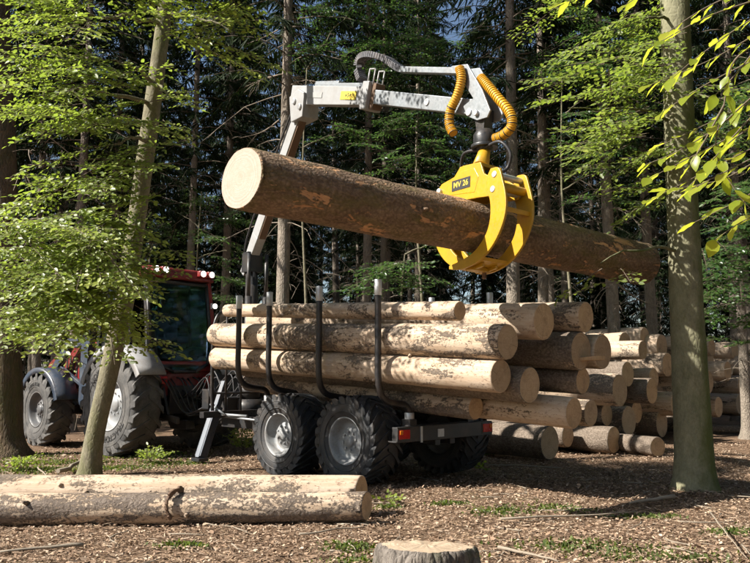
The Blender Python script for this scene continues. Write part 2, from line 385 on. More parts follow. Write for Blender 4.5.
# ------------------------------------------------------------------ leaf clouds (numpy)
SUNB = Vector((-0.42, -0.42, 0.1))      # leaves turn towards the open, sunny side
class Leaves:
    """leaf blades, each a folded six-point outline, plus twigs"""
    def __init__(s): s.pos = []; s.ax = []; s.nr = []; s.sz = []; s.var = []; s.tw = MB()
    def leaf(s, p, ax, nr, sz, var): s.pos.append(tuple(p)); s.ax.append(tuple(ax)); s.nr.append(tuple(nr)); s.sz.append(sz); s.var.append(var)
    def spray(s, p0, p1, width=0.5, size=0.075, step=0.10, lstep=0.05, up=Vector((0, 0, 1)), tilt=0.45, vb=0.5, droop=0.12, tw=0.006, fill=1.0, bias=None):
        bias = SUNB if bias is None else bias
        p0, p1 = Vector(p0), Vector(p1); L = (p1 - p0).length; d = (p1 - p0).normalized()
        side = d.cross(up); side = side.normalized() if side.length > 1e-4 else Vector((1, 0, 0))
        nrm = side.cross(d).normalized()
        pts = [p0.lerp(p1, k / 6) - Vector((0, 0, droop * L * (k / 6) ** 2)) + nrm * 0.02 * rnd.uniform(-1, 1) for k in range(7)]
        s.tw.tube(pts, [tw * (1 - 0.7 * k / 6) for k in range(7)], 4, 0, False)
        n = max(3, int(L / step))
        for i in range(n):
            t = (i + rnd.random() * 0.6) / n
            if t < 0.12: continue
            k = min(5, int(t * 6)); b = pts[k].lerp(pts[k + 1], t * 6 - k)
            for sg in (-1, 1):
                if rnd.random() > fill: continue
                tl = width * (1 - 0.75 * t) * rnd.uniform(0.5, 1.1) + 0.05
                td = (d * rnd.uniform(0.45, 0.9) + side * sg + nrm * rnd.uniform(-0.35, 0.25)).normalized()
                e = b + td * tl - Vector((0, 0, droop * tl * 1.2))
                s.tw.tube([b, b.lerp(e, 0.5) + nrm * 0.01, e], [tw * 0.4, tw * 0.3, tw * 0.15], 3, 0, False)
                m = max(1, int(tl / lstep))
                for j in range(m + 1):
                    q = b.lerp(e, (j + 0.5) / (m + 0.5) if j < m else 1.0)
                    sd = -1 if j % 2 else 1
                    ls = td.cross(nrm)
                    ax = (td * 0.8 + ls * sd * (0.9 if j < m else 0.0) + Vector((rnd.gauss(0, .2), rnd.gauss(0, .2), rnd.gauss(-.12, .2)))).normalized()
                    nr = (nrm + bias + Vector((rnd.gauss(0, tilt), rnd.gauss(0, tilt), rnd.gauss(0, tilt * .6)))).normalized()
                    s.leaf(q, ax, nr, size * rnd.uniform(0.65, 1.2), min(1, max(0, vb + rnd.gauss(0, 0.22))))
    def build_fine(s, name, mats, parent):
        st = ((0, 0), (.12, .13), (.3, .255), (.5, .275), (.7, .215), (.87, .11), (1, 0)); mb = MB(); var = []
        for v in s.tw.v: mb.v.append(v)
        for f in s.tw.f: mb.f.append(list(f)); mb.m.append(1); mb.sm.append(True); var.append(0)
        for p, a, n, z, va in zip(s.pos, s.ax, s.nr, s.sz, s.var):
            p, a, n = Vector(p), Vector(a).normalized(), Vector(n); sd = n.cross(a).normalized(); n = a.cross(sd); cu = rnd.uniform(-.25, .1); ph = rnd.uniform(0, 6)
            vs = []
            for t, w in st:
                c = p + a * z * t + n * z * cu * t * t
                for k in (-1, 0, 1): vs.append(c + sd * z * w * k + n * z * (.22 * w * abs(k) + .025 * math.sin(t * 17 + ph + k) * abs(k)))
            fs = [(i * 3 + j, i * 3 + j + 1, i * 3 + j + 4, i * 3 + j + 3) for i in range(6) for j in (0, 1)]
            mb.add(vs, fs, 0, True); var += [va] * len(fs)
        o = mb.build(name, mats, parent, world=True)
        at = o.data.attributes.new('var', 'FLOAT', 'FACE'); at.data.foreach_set('value', var); return o
    def build(s, name, mats, parent=None, shape='leaf', world=False, fold=0.25):
        pos, ax, nr = (np.array(a, dtype=np.float64).reshape(-1, 3) for a in (s.pos, s.ax, s.nr)); sz = np.array(s.sz)[:, None]
        ax /= np.linalg.norm(ax, axis=1, keepdims=True)
        sd = np.cross(nr, ax); sd /= np.maximum(np.linalg.norm(sd, axis=1, keepdims=True), 1e-6); nn = np.cross(ax, sd)
        if shape == 'leaf': prof = [(0, 0, 0), (0.28, 0.27, 1), (0.68, 0.24, 1), (1, 0, -0.3), (0.68, -0.24, 1), (0.28, -0.27, 1)]
        elif shape == 'needle': prof = [(0, 0.02, 0), (0.35, 0.05, 1), (0.75, 0.035, 1), (1, 0, -0.5), (0.75, -0.035, 1), (0.35, -0.05, 1)]
        else: prof = [(0, 0, 0), (0.25, 0.06, 0), (0.6, 0.045, 0.3), (1, 0, 1.2), (0.6, -0.045, 0.3), (0.25, -0.06, 0)]
        n = len(pos); V = np.empty((n, 6, 3))
        for i, (a, b, c) in enumerate(prof): V[:, i] = pos + ax * sz * a + sd * sz * b + nn * sz * (c * fold * abs(b) if shape != 'blade' else -c * 0.35)
        tv = np.array([tuple(v) for v in s.tw.v], dtype=np.float64).reshape(-1, 3); nt = len(tv)
        verts = np.concatenate([tv, V.reshape(-1, 3)])
        if world and parent is not None:
            Mi = np.array(MATS[parent.name].inverted()); verts = verts @ Mi[:3, :3].T + Mi[:3, 3]
        tf = np.array(s.tw.f, dtype=np.int64).reshape(-1, 4) if s.tw.f else np.zeros((0, 4), int)
        base = nt + 6 * np.arange(n)[:, None]
        lf = np.concatenate([base + np.array([0, 1, 2, 3]), base + np.array([0, 3, 4, 5])], axis=1).reshape(-1, 4)
        F = np.concatenate([tf, lf]); nf = len(F)
        me = bpy.data.meshes.new(name); me.vertices.add(len(verts)); me.vertices.foreach_set('co', verts.ravel().astype(np.float32))
        me.loops.add(nf * 4); me.loops.foreach_set('vertex_index', F.ravel().astype(np.int32))
        me.polygons.add(nf); me.polygons.foreach_set('loop_start', np.arange(0, nf * 4, 4, dtype=np.int32))
        try: me.polygons.foreach_set('loop_total', np.full(nf, 4, dtype=np.int32))
        except Exception: pass
        for m in mats: me.materials.append(m)
        mi = np.zeros(nf, dtype=np.int32); mi[:len(tf)] = 1 if len(mats) > 1 else 0; me.polygons.foreach_set('material_index', mi)
        at = me.attributes.new('var', 'FLOAT', 'FACE'); va = np.concatenate([np.zeros(len(tf)), np.repeat(np.array(s.var), 2)]).astype(np.float32)
        at.data.foreach_set('value', va)
        me.update(calc_edges=True); me.validate()
        o = bpy.data.objects.new(name, me); link(o, parent); return o

# ------------------------------------------------------------------ logs
def make_log(p0, p1, r0, r1, side, end, label, cat='log', group=None, name='log', seed=None, n=36, step=0.10, bend=0.0, slant=0.0, stubs=3, ov=1.0):
    """trunk section from p0 to p1; local Z runs along it"""
    p0, p1 = Vector(p0), Vector(p1); ax = p1 - p0; L = ax.length; sd = rnd.uniform(0, 90) if seed is None else seed
    mb = MB(); m = max(8, int(L / step)); vs = []
    zs = [0, 0.006] + [0.02 + (L - 0.04) * k / m for k in range(m + 1)] + [L - 0.006, L]
    bx, by = rnd.uniform(-1, 1) * bend, rnd.uniform(-1, 1) * bend
    for i, z in enumerate(zs):
        t = z / L; r = r0 + (r1 - r0) * t
        if i in (0, len(zs) - 1): r -= 0.010
        elif i in (1, len(zs) - 2): r -= 0.003
        cx, cy = bx * 4 * t * (1 - t), by * 4 * t * (1 - t)
        for k in range(n):
            a = 2 * math.pi * k / n; c, s_ = math.cos(a), math.sin(a)
            q = Vector((c * 0.5, s_ * 0.5, z * 0.55 + sd)); w = 1 + 0.05 * noise.noise(q * 1.6) + 0.022 * noise.noise(Vector((c * 3, s_ * 3, z * 4 + sd))) + 0.010 * noise.noise(Vector((c * 9, s_ * 9, z * 11 + sd)))
            zz = z + (slant * c * r if z < 0.05 else 0)
            vs.append((cx + c * r * w * ov, cy + s_ * r * w, zz))
    fs = [(i * n + k, i * n + (k + 1) % n, (i + 1) * n + (k + 1) % n, (i + 1) * n + k) for i in range(len(zs) - 1) for k in range(n)]
    mb.add(vs, fs, 0)
    for (b, rev) in ((0, True), ((len(zs) - 1) * n, False)):
        idx = [b + k for k in range(n)]; mb.f.append(idx[::-1] if rev else idx); mb.m.append(1); mb.sm.append(False)
    for _ in range(stubs):
        z = rnd.uniform(0.1, 0.9) * L; a = rnd.uniform(0, 6.28); t = z / L; r = r0 + (r1 - r0) * t
        d = Vector((math.cos(a), math.sin(a), 0.5)); b = Vector((math.cos(a) * r * 0.93, math.sin(a) * r * 0.93, z))
        mb.tube([b, b + d * 0.022, b + d * (0.035 + 0.02 * rnd.random())], [0.026, 0.019, 0.013], 8, 0)
    me = mb.mesh(name, [side, end])
    o = bpy.data.objects.new(name, me); F = frame_of(ax).to_4x4(); F.translation = p0
    o.matrix_local = F @ Matrix.Identity(4); link(o); tag(o, label, cat, group); return o

# ------------------------------------------------------------------ spruce forest behind the clearing
def spruce_meshes(seed, H=21.0, r=0.17, crown0=6.5, n_br=115, blen=2.9, dead=34, twigs=90):
    global rnd
    keep = rnd; rnd = random.Random(seed)
    bx, by = rnd.uniform(-.2, .2), rnd.uniform(-.2, .2)
    def c(z): t = z / H; return Vector((bx * math.sin(t * 3), by * math.sin(t * 2.3), z))
    zs = [-0.15, 0.0, 0.12, 0.3, 0.7] + [1.2 + (H - 1.2) * k / 26 for k in range(27)]
    tr = MB(); tr.tube([c(z) for z in zs], [max(0.012, r * max(0.0, 1 - z / H) ** 0.8 * (1 + 0.75 * math.exp(-max(z, 0) / 0.18))) for z in zs], 14, 0, True, wob=0.06, seed=seed)
    db = MB()
    for k in range(dead):
        z = rnd.uniform(1.0, crown0 + 2.5); a = rnd.uniform(0, 6.28); L = rnd.uniform(0.35, 1.9); d = Vector((math.cos(a), math.sin(a), rnd.uniform(-0.1, 0.35)))
        p = [c(z) + d * L * t + Vector((0, 0, -0.55 * L * t * t + 0.03 * rnd.uniform(-1, 1))) + Vector((rnd.uniform(-1, 1), rnd.uniform(-1, 1), 0)) * 0.05 * t * L for t in (0, .25, .5, .75, 1)]
        db.tube(p, [0.016, 0.012, 0.009, 0.006, 0.003], 4, 0, False)
        for _ in range(int(L * 4)):
            i = rnd.randint(1, 3); q = p[i]; e = q + Vector((rnd.uniform(-1, 1), rnd.uniform(-1, 1), rnd.uniform(-1.1, 0.1))) * rnd.uniform(0.12, 0.45)
            db.tube([q, q.lerp(e, .5) + Vector((0, 0, .02)), e], [0.005, 0.004, 0.002], 3, 0, False)
    lv = Leaves()
    for k in range(n_br):
        t = k / n_br; z = crown0 + (H - crown0) * t ** 0.9; a = k * 2.399 + rnd.uniform(-.4, .4)
        L = (blen * (1 - t) ** 0.75 + 0.25) * rnd.uniform(0.7, 1.15); d = Vector((math.cos(a), math.sin(a), 0.15))
        pts = [c(z) + d * L * q + Vector((0, 0, -0.55 * L * q * q + 0.12 * L * q ** 4)) for q in (0, .2, .4, .6, .8, 1)]
        lv.tw.tube(pts, [0.02, 0.016, 0.012, 0.009, 0.006, 0.003], 4, 0, False)
        for j in range(twigs):
            q = 0.12 + 0.88 * (j + rnd.random()) / twigs; i = min(4, int(q * 5)); b = pts[i].lerp(pts[i + 1], q * 5 - i)
            sg = rnd.choice((-1, 1)); sd = Vector((-d.y, d.x, 0)) * sg
            ax = (d * rnd.uniform(0.2, 0.9) + sd * rnd.uniform(0.2, 1.0) + Vector((0, 0, rnd.uniform(-1.5, -0.2)))).normalized()
            lv.leaf(b, ax, Vector((rnd.gauss(0, .6), rnd.gauss(0, .6), 1)).normalized(), rnd.uniform(0.22, 0.55) * (0.75 + 0.25 * (1 - q)), min(1, max(0, rnd.gauss(.45, .25))))
    rnd = keep
    return tr, db, lv

PROTO = []
for i in range(4):
    tr, db, lv = spruce_meshes(100 + i, r=(0.165, 0.15, 0.18, 0.155)[i], crown0=(7.6, 6.8, 8.2, 6.4)[i])
    root = empty('spruce_tree'); tr.build('trunk', M['spruce'], root); db.build('dead_branches', M['deadwood'], root)['kind'] = 'stuff'
    lv.build('crown', [M['needle'], M['twig']], root, 'needle')
    PROTO.append(root)
for i in range(2):
    tr, db, lv = spruce_meshes(140 + i, H=11.0, r=0.09, crown0=0.5, n_br=110, blen=2.2, dead=0, twigs=70)
    root = empty('young_spruce_tree'); tr.build('trunk', M['spruce'], root); lv.build('crown', [M['needle'], M['twig']], root, 'needle'); PROTO.append(root)
USED = set()
def spruce(i, x, y, sc=1.0, rz=None, label=None, group=None, lean=(0, 0)):
    o = PROTO[i] if i not in USED else copy_tree(PROTO[i])
    USED.add(i); o.location = (x, y, ground_z(x, y)); o.scale = (sc, sc, sc); o.rotation_euler = (lean[0], lean[1], rnd.uniform(0, 6.28) if rz is None else rz)
    tag(o, label, 'tree', group); return o
placed = []
L_MAIN = [  # pixel column, distance, variant, size, label
    (281, 18.5, 0, 1.08, 'straight grey spruce trunk standing right behind the crane column'),
    (187, 21.0, 1, 0.86, 'slim sunlit spruce trunk rising behind the tractor cab roof'),
    (512, 17.6, 2, 0.98, 'pale lit spruce trunk directly behind the yellow grapple'),
    (541, 19.6, 3, 1.0, 'spruce trunk standing just behind the lifted log, left of a twin pair'),
    (552, 21.2, 1, 0.95, 'spruce trunk standing just behind the lifted log, right of a twin pair'),
    (365, 22.5, 0, 0.95, 'dark spruce trunk under the grey jib, thicker of two'),
    (380, 24.5, 3, 0.9, 'dark spruce trunk under the grey jib, thinner of two'),
    (617, 18.5, 3, 1.05, 'spruce trunk behind the hanging end of the lifted log'),
    (654, 19.5, 2, 0.85, 'spruce trunk just beside the mossy beech, above the log pile'),
]
TREES = []
LB = 'slender grey spruce trunk with bare branches in the wood behind the tractor'
for px, Y, i, sc, lb in L_MAIN:
    x = (px - 375) / FPX * Y; TREES.append(spruce(i, x, Y, sc, None, lb, None)); placed.append((x, Y))
for px, Y in ((73, 19.5), (40, 21.5), (57, 25), (108, 23.5), (136, 27), (222, 24), (-20, 18), (-60, 22)):
    x = (px - 375) / FPX * Y; spruce(rnd.randint(0, 3), x, Y, rnd.uniform(.85, 1.0), None, LB, 'spruces behind the tractor'); placed.append((x, Y))
x, Y = (742 - 375) / FPX * 17.6, 17.6; spruce(1, x, Y, 0.8, None, 'thin grey spruce trunk rising from behind the log pile', None); placed.append((x, Y))
def edge_ok(x, y):                    # keep the sunlit clearing open towards the sun
    if x < -4: return y > 20.5 + 0.36 * (x + 4)
    return y > 18.5
g = random.Random(5); tries = 0; cnt = 0
while cnt < 125 and tries < 6000:
    tries += 1; x, y = g.uniform(-46, 32), g.uniform(6, 50)
    if y > 19 and abs(x) > 0.62 * y + 9 and x > 0: continue
    if not edge_ok(x, y) or (y < 20 and x > -9) or (x < -9 and y < 20 and g.random() < 0.25): continue
    if min(((x - a) ** 2 + (y - b) ** 2 for a, b in placed), default=99) < 2.3 ** 2: continue
    px = 375 + FPX * x / max(y, 1)
    if y < 26 and any(abs(px - q) < 9 for q in (281, 187, 512, 541, 552)): continue
    placed.append((x, y)); cnt += 1
    lb, gr = ('tall spruce at the sunward forest edge beyond the tractor front', 'spruces at the sunward edge') if px < -40 else (LB, 'spruces behind the tractor') if px < 230 else (('dark spruce trunk deep in the shaded wood behind the loaded trailer', 'spruces behind the trailer') if px < 560 else ('dark spruce trunk deep in the shaded wood behind the log pile', 'spruces behind the log pile'))
    spruce(g.randint(0, 3), x, y, g.uniform(0.82, 1.1), None, lb, gr, (g.gauss(0, .012), g.gauss(0, .012)))
for k in range(58):
    x, y = -44 + k * 1.5 + g.uniform(-.8, .8), g.uniform(42, 56) if k % 2 else g.uniform(50, 62)
    spruce(4 + k % 2, x, y, g.uniform(0.9, 1.5), None, 'small dense spruce with boughs down to the ground at the far back', 'young spruces at the far back')
for k in range(64):                     # unseen wood behind and right of the camera, added to cut skylight
    if k < 44: x, y = g.uniform(-9, 30), g.uniform(-26, -4.5)
    else: x, y = g.uniform(11, 30), g.uniform(-4, 17)
    if x < -0.6 * y - 14 or min(((x - a) ** 2 + (y - b) ** 2 for a, b in placed), default=99) < 2.6 ** 2: continue
    placed.append((x, y)); spruce(g.randint(0, 3), x, y, g.uniform(0.9, 1.1), None, 'unseen spruce added on the near side of the clearing to cut skylight', 'unseen spruces added to cut skylight')
for k in range(34):
    x, y = -60 + k * 3.2 + g.uniform(-1, 1), g.uniform(64, 74)
    spruce(g.randint(0, 3), x, y, g.uniform(1.0, 1.3), None, 'tall spruce standing in the farthest row of the wood', 'farthest spruces')
for k in range(30):
    x, y = -36 + k * 2.3 + g.uniform(-.8, .8), g.uniform(33, 41)
    spruce(4 + k % 2, x, y, g.uniform(0.55, 0.95), None, 'half-grown spruce in the dark thicket between tall trunks', 'half-grown spruces in the thicket')
for k in range(9):
    x, y = g.uniform(-12, 12), g.uniform(27, 33)
    spruce(4 + k % 2, x, y, g.uniform(0.45, 0.75), None, 'low young spruce growing between the dark trunks', 'low young spruces in the wood')

for ti, Y, paths in ((0, 18.5, [[(283, 13), (305, 11), (322, 4)], [(283, 28), (305, 27), (325, 36), (345, 46), (358, 56)], [(283, 50), (297, 49), (310, 59), (335, 75), (345, 88)], [(283, 52), (300, 56), (305, 72)], [(283, 76), (292, 76), (306, 84), (320, 96)], [(278, 30), (262, 38), (246, 44)], [(278, 75), (262, 80), (252, 86)], [(283, 235), (294, 246), (302, 268), (312, 300)], [(283, 205), (305, 222), (332, 250), (352, 272)], [(283, 262), (298, 268), (318, 290)], [(279, 120), (262, 132), (240, 138)]]),
                     (2, 17.6, [[(511, 40), (487, 54), (458, 72)], [(511, 58), (494, 71), (476, 92)], [(513, 56), (530, 61), (545, 70)], [(513, 20), (527, 22), (536, 30)], [(511, 12), (495, 30), (488, 52)], [(513, 128), (528, 134), (548, 142)]]),
                     (3, 19.6, [[(542, 60), (560, 72), (585, 78)], [(542, 135), (570, 138), (592, 148)]]), (7, 18.5, [[(618, 45), (600, 60), (585, 62)], [(618, 285), (640, 300), (665, 308)]])):
    for pth in paths:
        p3 = [P(a, b, Y + .12 * k_) for k_, (a, b) in enumerate(pth)]; t_ = TREES[ti]; sp_ = smooth_path(p3, 5); mb = MB(); n_ = len(sp_)
        mb.tube(sp_, [.019 * (1 - .8 * k_ / n_) for k_ in range(n_)], 6, 0, False)
        for _ in range(9):
            q_ = sp_[rnd.randint(3, n_ - 2)]; e_ = q_ + Vector((rnd.uniform(-.5, .5), rnd.uniform(-.4, .4), rnd.uniform(-.6, .05))) * rnd.uniform(.4, 1); mb.tube([q_, q_.lerp(e_, .5) + Vector((0, 0, .03)), e_], [.006, .005, .002], 4, 0, False)
        Mt = Matrix.LocRotScale(t_.location, t_.rotation_euler, t_.scale).inverted(); mb.build('dead_branch', M['deadwood'], t_, M=Mt)

# ------------------------------------------------------------------ broadleaf trees
def trunk(path_px, root, mat, n=20, flare=0.5, top=None, wob=0.05):
    """path_px: (px,py,Y,width_px) from the base up"""
    pts = [P(a, b, Y) for a, b, Y, w in path_px]; rr = [w / 2 * Y / FPX for a, b, Y, w in path_px]
    if top: 
        for p, r in top: pts.append(Vector(p)); rr.append(r)
    pts[0].z = -0.12; sp = smooth_path(pts, 10); sr = []
    for i in range(len(pts) - 1):
        for k in range(10): sr.append(rr[i] + (rr[i + 1] - rr[i]) * k / 10)
    sr.append(rr[-1])
    sr = [r * (1 + flare * math.exp(-max(0, p.z) / 0.16)) for p, r in zip(sp, sr)]
    mb = MB(); mb.tube(sp, sr, n, 0, True, wob=wob); mb.build('trunk', mat, root, world=True)
    return sp, sr
def limb(mb, a, b, r0, r1, sag=0.08, n=7):
    a, b = Vector(a), Vector(b); L = (b - a).length
    pts = [a.lerp(b, k / 8) + Vector((0, 0, sag * L * math.sin(math.pi * k / 8))) + Vector((rnd.uniform(-1, 1), rnd.uniform(-1, 1), rnd.uniform(-1, 1))) * 0.02 * L for k in range(9)]
    pts[0] = a; mb.append(MB().tube(pts, [r0 + (r1 - r0) * k / 8 for k in range(9)], n, 0, False)); return pts

# slim leaning beech in front of the tractor
base = PZ(88, 476); LBT = empty('beech_tree', Matrix.Translation(base))
tag(LBT, 'slim leaning beech with sunlit leaves in front of the tractor', 'tree')
Yb = base.y
sp, sr = trunk([(89, 476, Yb, 21), (95, 435, Yb, 18), (107, 382, Yb, 18), (118, 330, Yb, 18.5), (127, 288, Yb, 18.5), (143, 175, Yb, 18), (158, 65, Yb, 16), (166, 0, Yb, 14.5), (174, -80, Yb, 13)], LBT, M['beech2'], 16, 0.30, [((-2.35, 10.6, 8.2), 0.06), ((-2.2, 10.7, 9.6), 0.02)])
lv = Leaves(); lb = []
def tr_at(z): return min(sp, key=lambda p: abs(p.z - z))
def blob(lv, box, yr, n, L=(0.9, 1.6), size=0.075, slope=-0.25, trunk_at=None, vb=0.5, wid=0.5, lbm=None, fill=1.0, away=None, bias=None):
    for _ in range(n):
        p = P(rnd.uniform(box[0], box[2]), rnd.uniform(box[1], box[3]), rnd.uniform(*yr))
        t = trunk_at(p.z + 0.3) if trunk_at else (p + Vector(away))
        d = p - t; d.z = 0
        if d.length < 0.15: d = Vector((rnd.uniform(-1, 1), rnd.uniform(-1, 1), 0))
        d = (d.normalized() + Vector((rnd.gauss(0, .5), rnd.gauss(0, .5), 0))).normalized(); d.z = slope + rnd.gauss(0, .15)
        l = rnd.uniform(*L); lv.spray(p - d * l * 0.5, p + d * l * 0.5, wid, size, tilt=0.42, vb=vb + rnd.gauss(0, .1), fill=fill, bias=bias)
blob(lv, (20, -60, 235, 30), (8.7, 10.0), 38, trunk_at=tr_at, vb=0.72)
blob(lv, (190, 0, 245, 50), (9.2, 9.9), 8, trunk_at=tr_at, vb=0.8)
blob(lv, (10, 45, 150, 125), (8.9, 10.4), 26, trunk_at=tr_at, vb=0.6, bias=Vector((-.4, -.6, .1)))
blob(lv, (45, 115, 150, 200), (9.0, 10.4), 13, trunk_at=tr_at, vb=0.5)
blob(lv, (0, 215, 112, 330), (8.5, 9.9), 72, trunk_at=tr_at, vb=0.7, bias=Vector((-.45, -.95, .1)), size=.068)
blob(lv, (15, 190, 70, 240), (8.8, 9.8), 7, trunk_at=tr_at, vb=0.6, bias=Vector((-.35, -.95, .05)))
blob(lv, (90, 150, 150, 240), (9.0, 9.9), 8, L=(.6, 1.0), trunk_at=tr_at, vb=0.55, bias=Vector((-.35, -.8, .05)))
blob(lv, (125, 200, 172, 345), (9.9, 10.6), 9, L=(0.5, 0.9), trunk_at=tr_at, vb=0.62, wid=0.3)
blob(lv, (128, 228, 178, 272), (9.7, 10.4), 9, L=(0.5, 0.9), trunk_at=tr_at, vb=0.8, wid=0.3)
blob(lv, (165, 85, 195, 125), (10.2, 10.8), 4, L=(0.5, 0.9), trunk_at=tr_at, vb=0.62, wid=0.3)
for k in range(34):                       # crown above the frame
    z = rnd.uniform(6.8, 9.2); t = tr_at(z); a = rnd.uniform(0, 6.28); d = Vector((math.cos(a), math.sin(a), -0.1)); c = t + d * rnd.uniform(0.4, 2.6) * (1 - (z - 6.8) / 8)
    if c.y < 9.8: lv.spray(c - d * .6, c + d * .7, 0.5, 0.078, vb=0.55)
for px, py, Y, z in ((40, 90, 9.6, 0), (60, 20, 9.8, 0), (230, 30, 10.8, 0), (30, 280, 9.2, 0), (80, 300, 9.4, 0), (110, 150, 9.6, 0), (60, 250, 9.2, 0), (170, 100, 10.6, 0), (190, 10, 11, 0), (110, 60, 9.6, 0)):
    p = P(px, py, Y); t = tr_at(p.z + 0.25 + rnd.random() * 0.4); limb(lb, t, p, 0.035, 0.008, 0.06)
[q_.build('limb', M['beech2'], LBT, world=True) for q_ in lb]
lv.build('crown', [M['leaf'], M['twig']], LBT, world=True)

# stout mossy beech on the right
base = PZ(695, 489); RBT = empty('beech_tree', Matrix.Translation(base)); Yb = base.y
tag(RBT, 'stout mossy grey beech trunk standing before the log pile', 'tree')
sp, sr = trunk([(695, 489, Yb, 37), (693, 430, Yb, 36), (688.5, 350, Yb, 33.5), (684, 240, Yb, 31.5), (679, 120, Yb, 30), (675, 0, Yb, 29), (673, -70, Yb, 28)], RBT, M['beech'], 28, 0.30, [((3.55, 9.7, 9.0), 0.15), ((3.5, 9.8, 12.5), 0.06), ((3.5, 9.9, 14), 0.02)], 0.04)
lv = Leaves(); lb = []
blob(lv, (575, 5, 660, 95), (8.6, 10.2), 18, L=(.7, 1.2), trunk_at=tr_at, vb=0.45, size=0.08, slope=-0.2)
blob(lv, (545, 60, 665, 150), (8.4, 10.0), 13, L=(.7, 1.2), trunk_at=tr_at, vb=0.45, size=0.08, slope=-0.2)
blob(lv, (580, 130, 670, 215), (8.6, 10.0), 9, L=(.6, 1.0), trunk_at=tr_at, vb=0.35, size=0.075, slope=-0.2)
blob(lv, (690, 60, 730, 160), (9.2, 10.0), 6, L=(.5, .9), trunk_at=tr_at, vb=0.4, size=0.075)
blob(lv, (570, 215, 640, 300), (8.4, 9.2), 3, L=(.5, .8), trunk_at=tr_at, vb=0.4, size=0.07, wid=0.25, fill=.6)
for k in range(60):
    z = rnd.uniform(6.9, 13.5); t = tr_at(z); a = rnd.uniform(0, 6.28); d = Vector((math.cos(a), math.sin(a), -0.1)); c = t + d * rnd.uniform(0.4, 2.8) * (1 - (z - 6.8) / 9)
    lv.spray(c - d * .7, c + d * .8, 0.55, 0.08, vb=0.5)
for px, py, Y in ((600, 60, 9.2), (570, 110, 9.0), (620, 170, 9.2), (720, 100, 9.6), (600, 260, 8.8), (640, 20, 9.4)):
    p = P(px, py, Y); t = tr_at(p.z + 0.2); limb(lb, t, p, 0.026, 0.006, 0.05)
[q_.build('limb', M['beech'], RBT, world=True) for q_ in lb]; lv.build('crown', [M['leaf'], M['twig']], RBT, world=True)

# beech just outside the frame whose lowest twigs hang into the picture
NB = empty('beech_tree', Matrix.Translation((3.6, 2.4, 0))); tag(NB, 'beech twigs with bright yellow-green leaves hanging in from above', 'tree')
mb = MB(); mb.tube(smooth_path([(3.6, 2.4, -.1), (3.62, 2.4, 1.5), (3.55, 2.45, 3.5), (3.5, 2.5, 6.5), (3.5, 2.5, 9)], 6), [0.2 - 0.006 * k for k in range(25)], 16, 0, True, wob=0.05); mb.build('trunk', M['beech'], NB, world=True)
lv = Leaves(); lb = []
def near_twig(ctrl, size=0.085, tw=0.0045, lstep=0.075, vb=0.6):
    pts = smooth_path([P(*c) for c in ctrl], 8); n = len(pts)
    lv.tw.tube(pts, [tw * (1 - 0.75 * k / n) for k in range(n)], 5, 0, False)
    acc = 0; sgn = 1
    for i in range(3, n):
        acc += (pts[i] - pts[i - 1]).length
        if acc > lstep or i == n - 1:
            acc = 0; sgn = -sgn; d = (pts[i] - pts[i - 1]).normalized(); sd = d.cross(Vector((0, 0, 1))).normalized()
            ax = (d * .8 + sd * sgn * rnd.uniform(.4, .9) + Vector((0, 0, rnd.gauss(-.25, .2)))).normalized()
            lv.leaf(pts[i], ax, Vector((rnd.gauss(-.25, .35), rnd.gauss(-.15, .35), 1)).normalized(), size * rnd.uniform(.7, 1.15), min(1, max(0, rnd.gauss(vb, .25))))
TW = [[(800, 60, 3.0), (760, 90, 3.0), (720, 125, 2.95), (680, 150, 2.9), (645, 165, 2.9)], [(800, 110, 3.1), (750, 128, 3.05), (705, 150, 3.0), (650, 178, 3.0)],
      [(790, -10, 2.7), (740, 5, 2.7), (700, 20, 2.65), (655, 45, 2.65)], [(780, 30, 2.7), (735, 60, 2.75), (724, 105, 2.8), (716, 150, 2.8), (735, 190, 2.8), (752, 210, 2.8)],
      [(830, 170, 2.9), (770, 185, 2.9), (730, 205, 2.9), (695, 222, 2.9)], [(790, -40, 2.9), (720, -30, 2.9), (660, -15, 2.9), (625, 5, 2.9)], [(680, -60, 2.5), (630, -30, 2.5), (590, -8, 2.5), (566, 2, 2.5)],
      [(800, 20, 2.6), (765, 40, 2.6), (735, 75, 2.6), (715, 95, 2.6)], [(820, 130, 2.7), (770, 150, 2.7), (725, 172, 2.7), (690, 190, 2.7)], [(724, 105, 2.8), (705, 140, 2.8), (690, 165, 2.8)], [(790, 0, 3.2), (750, 20, 3.2), (700, 55, 3.2), (670, 80, 3.2)], [(810, 80, 2.8), (765, 105, 2.8), (730, 140, 2.8), (700, 175, 2.8), (690, 185, 2.8)], [(800, 150, 3.2), (760, 160, 3.2), (720, 180, 3.2), (665, 190, 3.2)],
      [(800, 40, 2.9), (750, 62, 2.9), (705, 85, 2.9), (662, 112, 2.9)], [(800, -30, 2.5), (750, -12, 2.5), (705, 8, 2.5), (668, 32, 2.5)], [(820, 95, 2.6), (770, 118, 2.6), (735, 138, 2.6), (712, 160, 2.6)], [(830, 200, 3.0), (780, 208, 3.0), (745, 220, 3.0), (715, 240, 3.0)], [(800, 10, 3.3), (755, 35, 3.3), (710, 60, 3.3), (650, 85, 3.3)], [(820, 60, 3.4), (770, 92, 3.4), (715, 120, 3.4), (655, 148, 3.4)], [(820, 125, 3.5), (760, 145, 3.5), (705, 172, 3.5), (650, 200, 3.5)]]
for c in TW: near_twig(c, lstep=.055)
for k in range(12):
    z = rnd.uniform(5.0, 9); a = rnd.uniform(0, 6.28); d = Vector((math.cos(a), math.sin(a), -.15)); c = Vector((3.5, 2.5, z)) + d * rnd.uniform(.4, 1.5)
    lv.spray(c - d * .6, c + d * .6, .5, .085, vb=.6)
for c in (TW[0][0], TW[2][0], TW[5][0], TW[8][0]): limb(lb, (3.55, 2.45, 3.0 + rnd.random()), P(*c), 0.03, 0.006, 0.05)
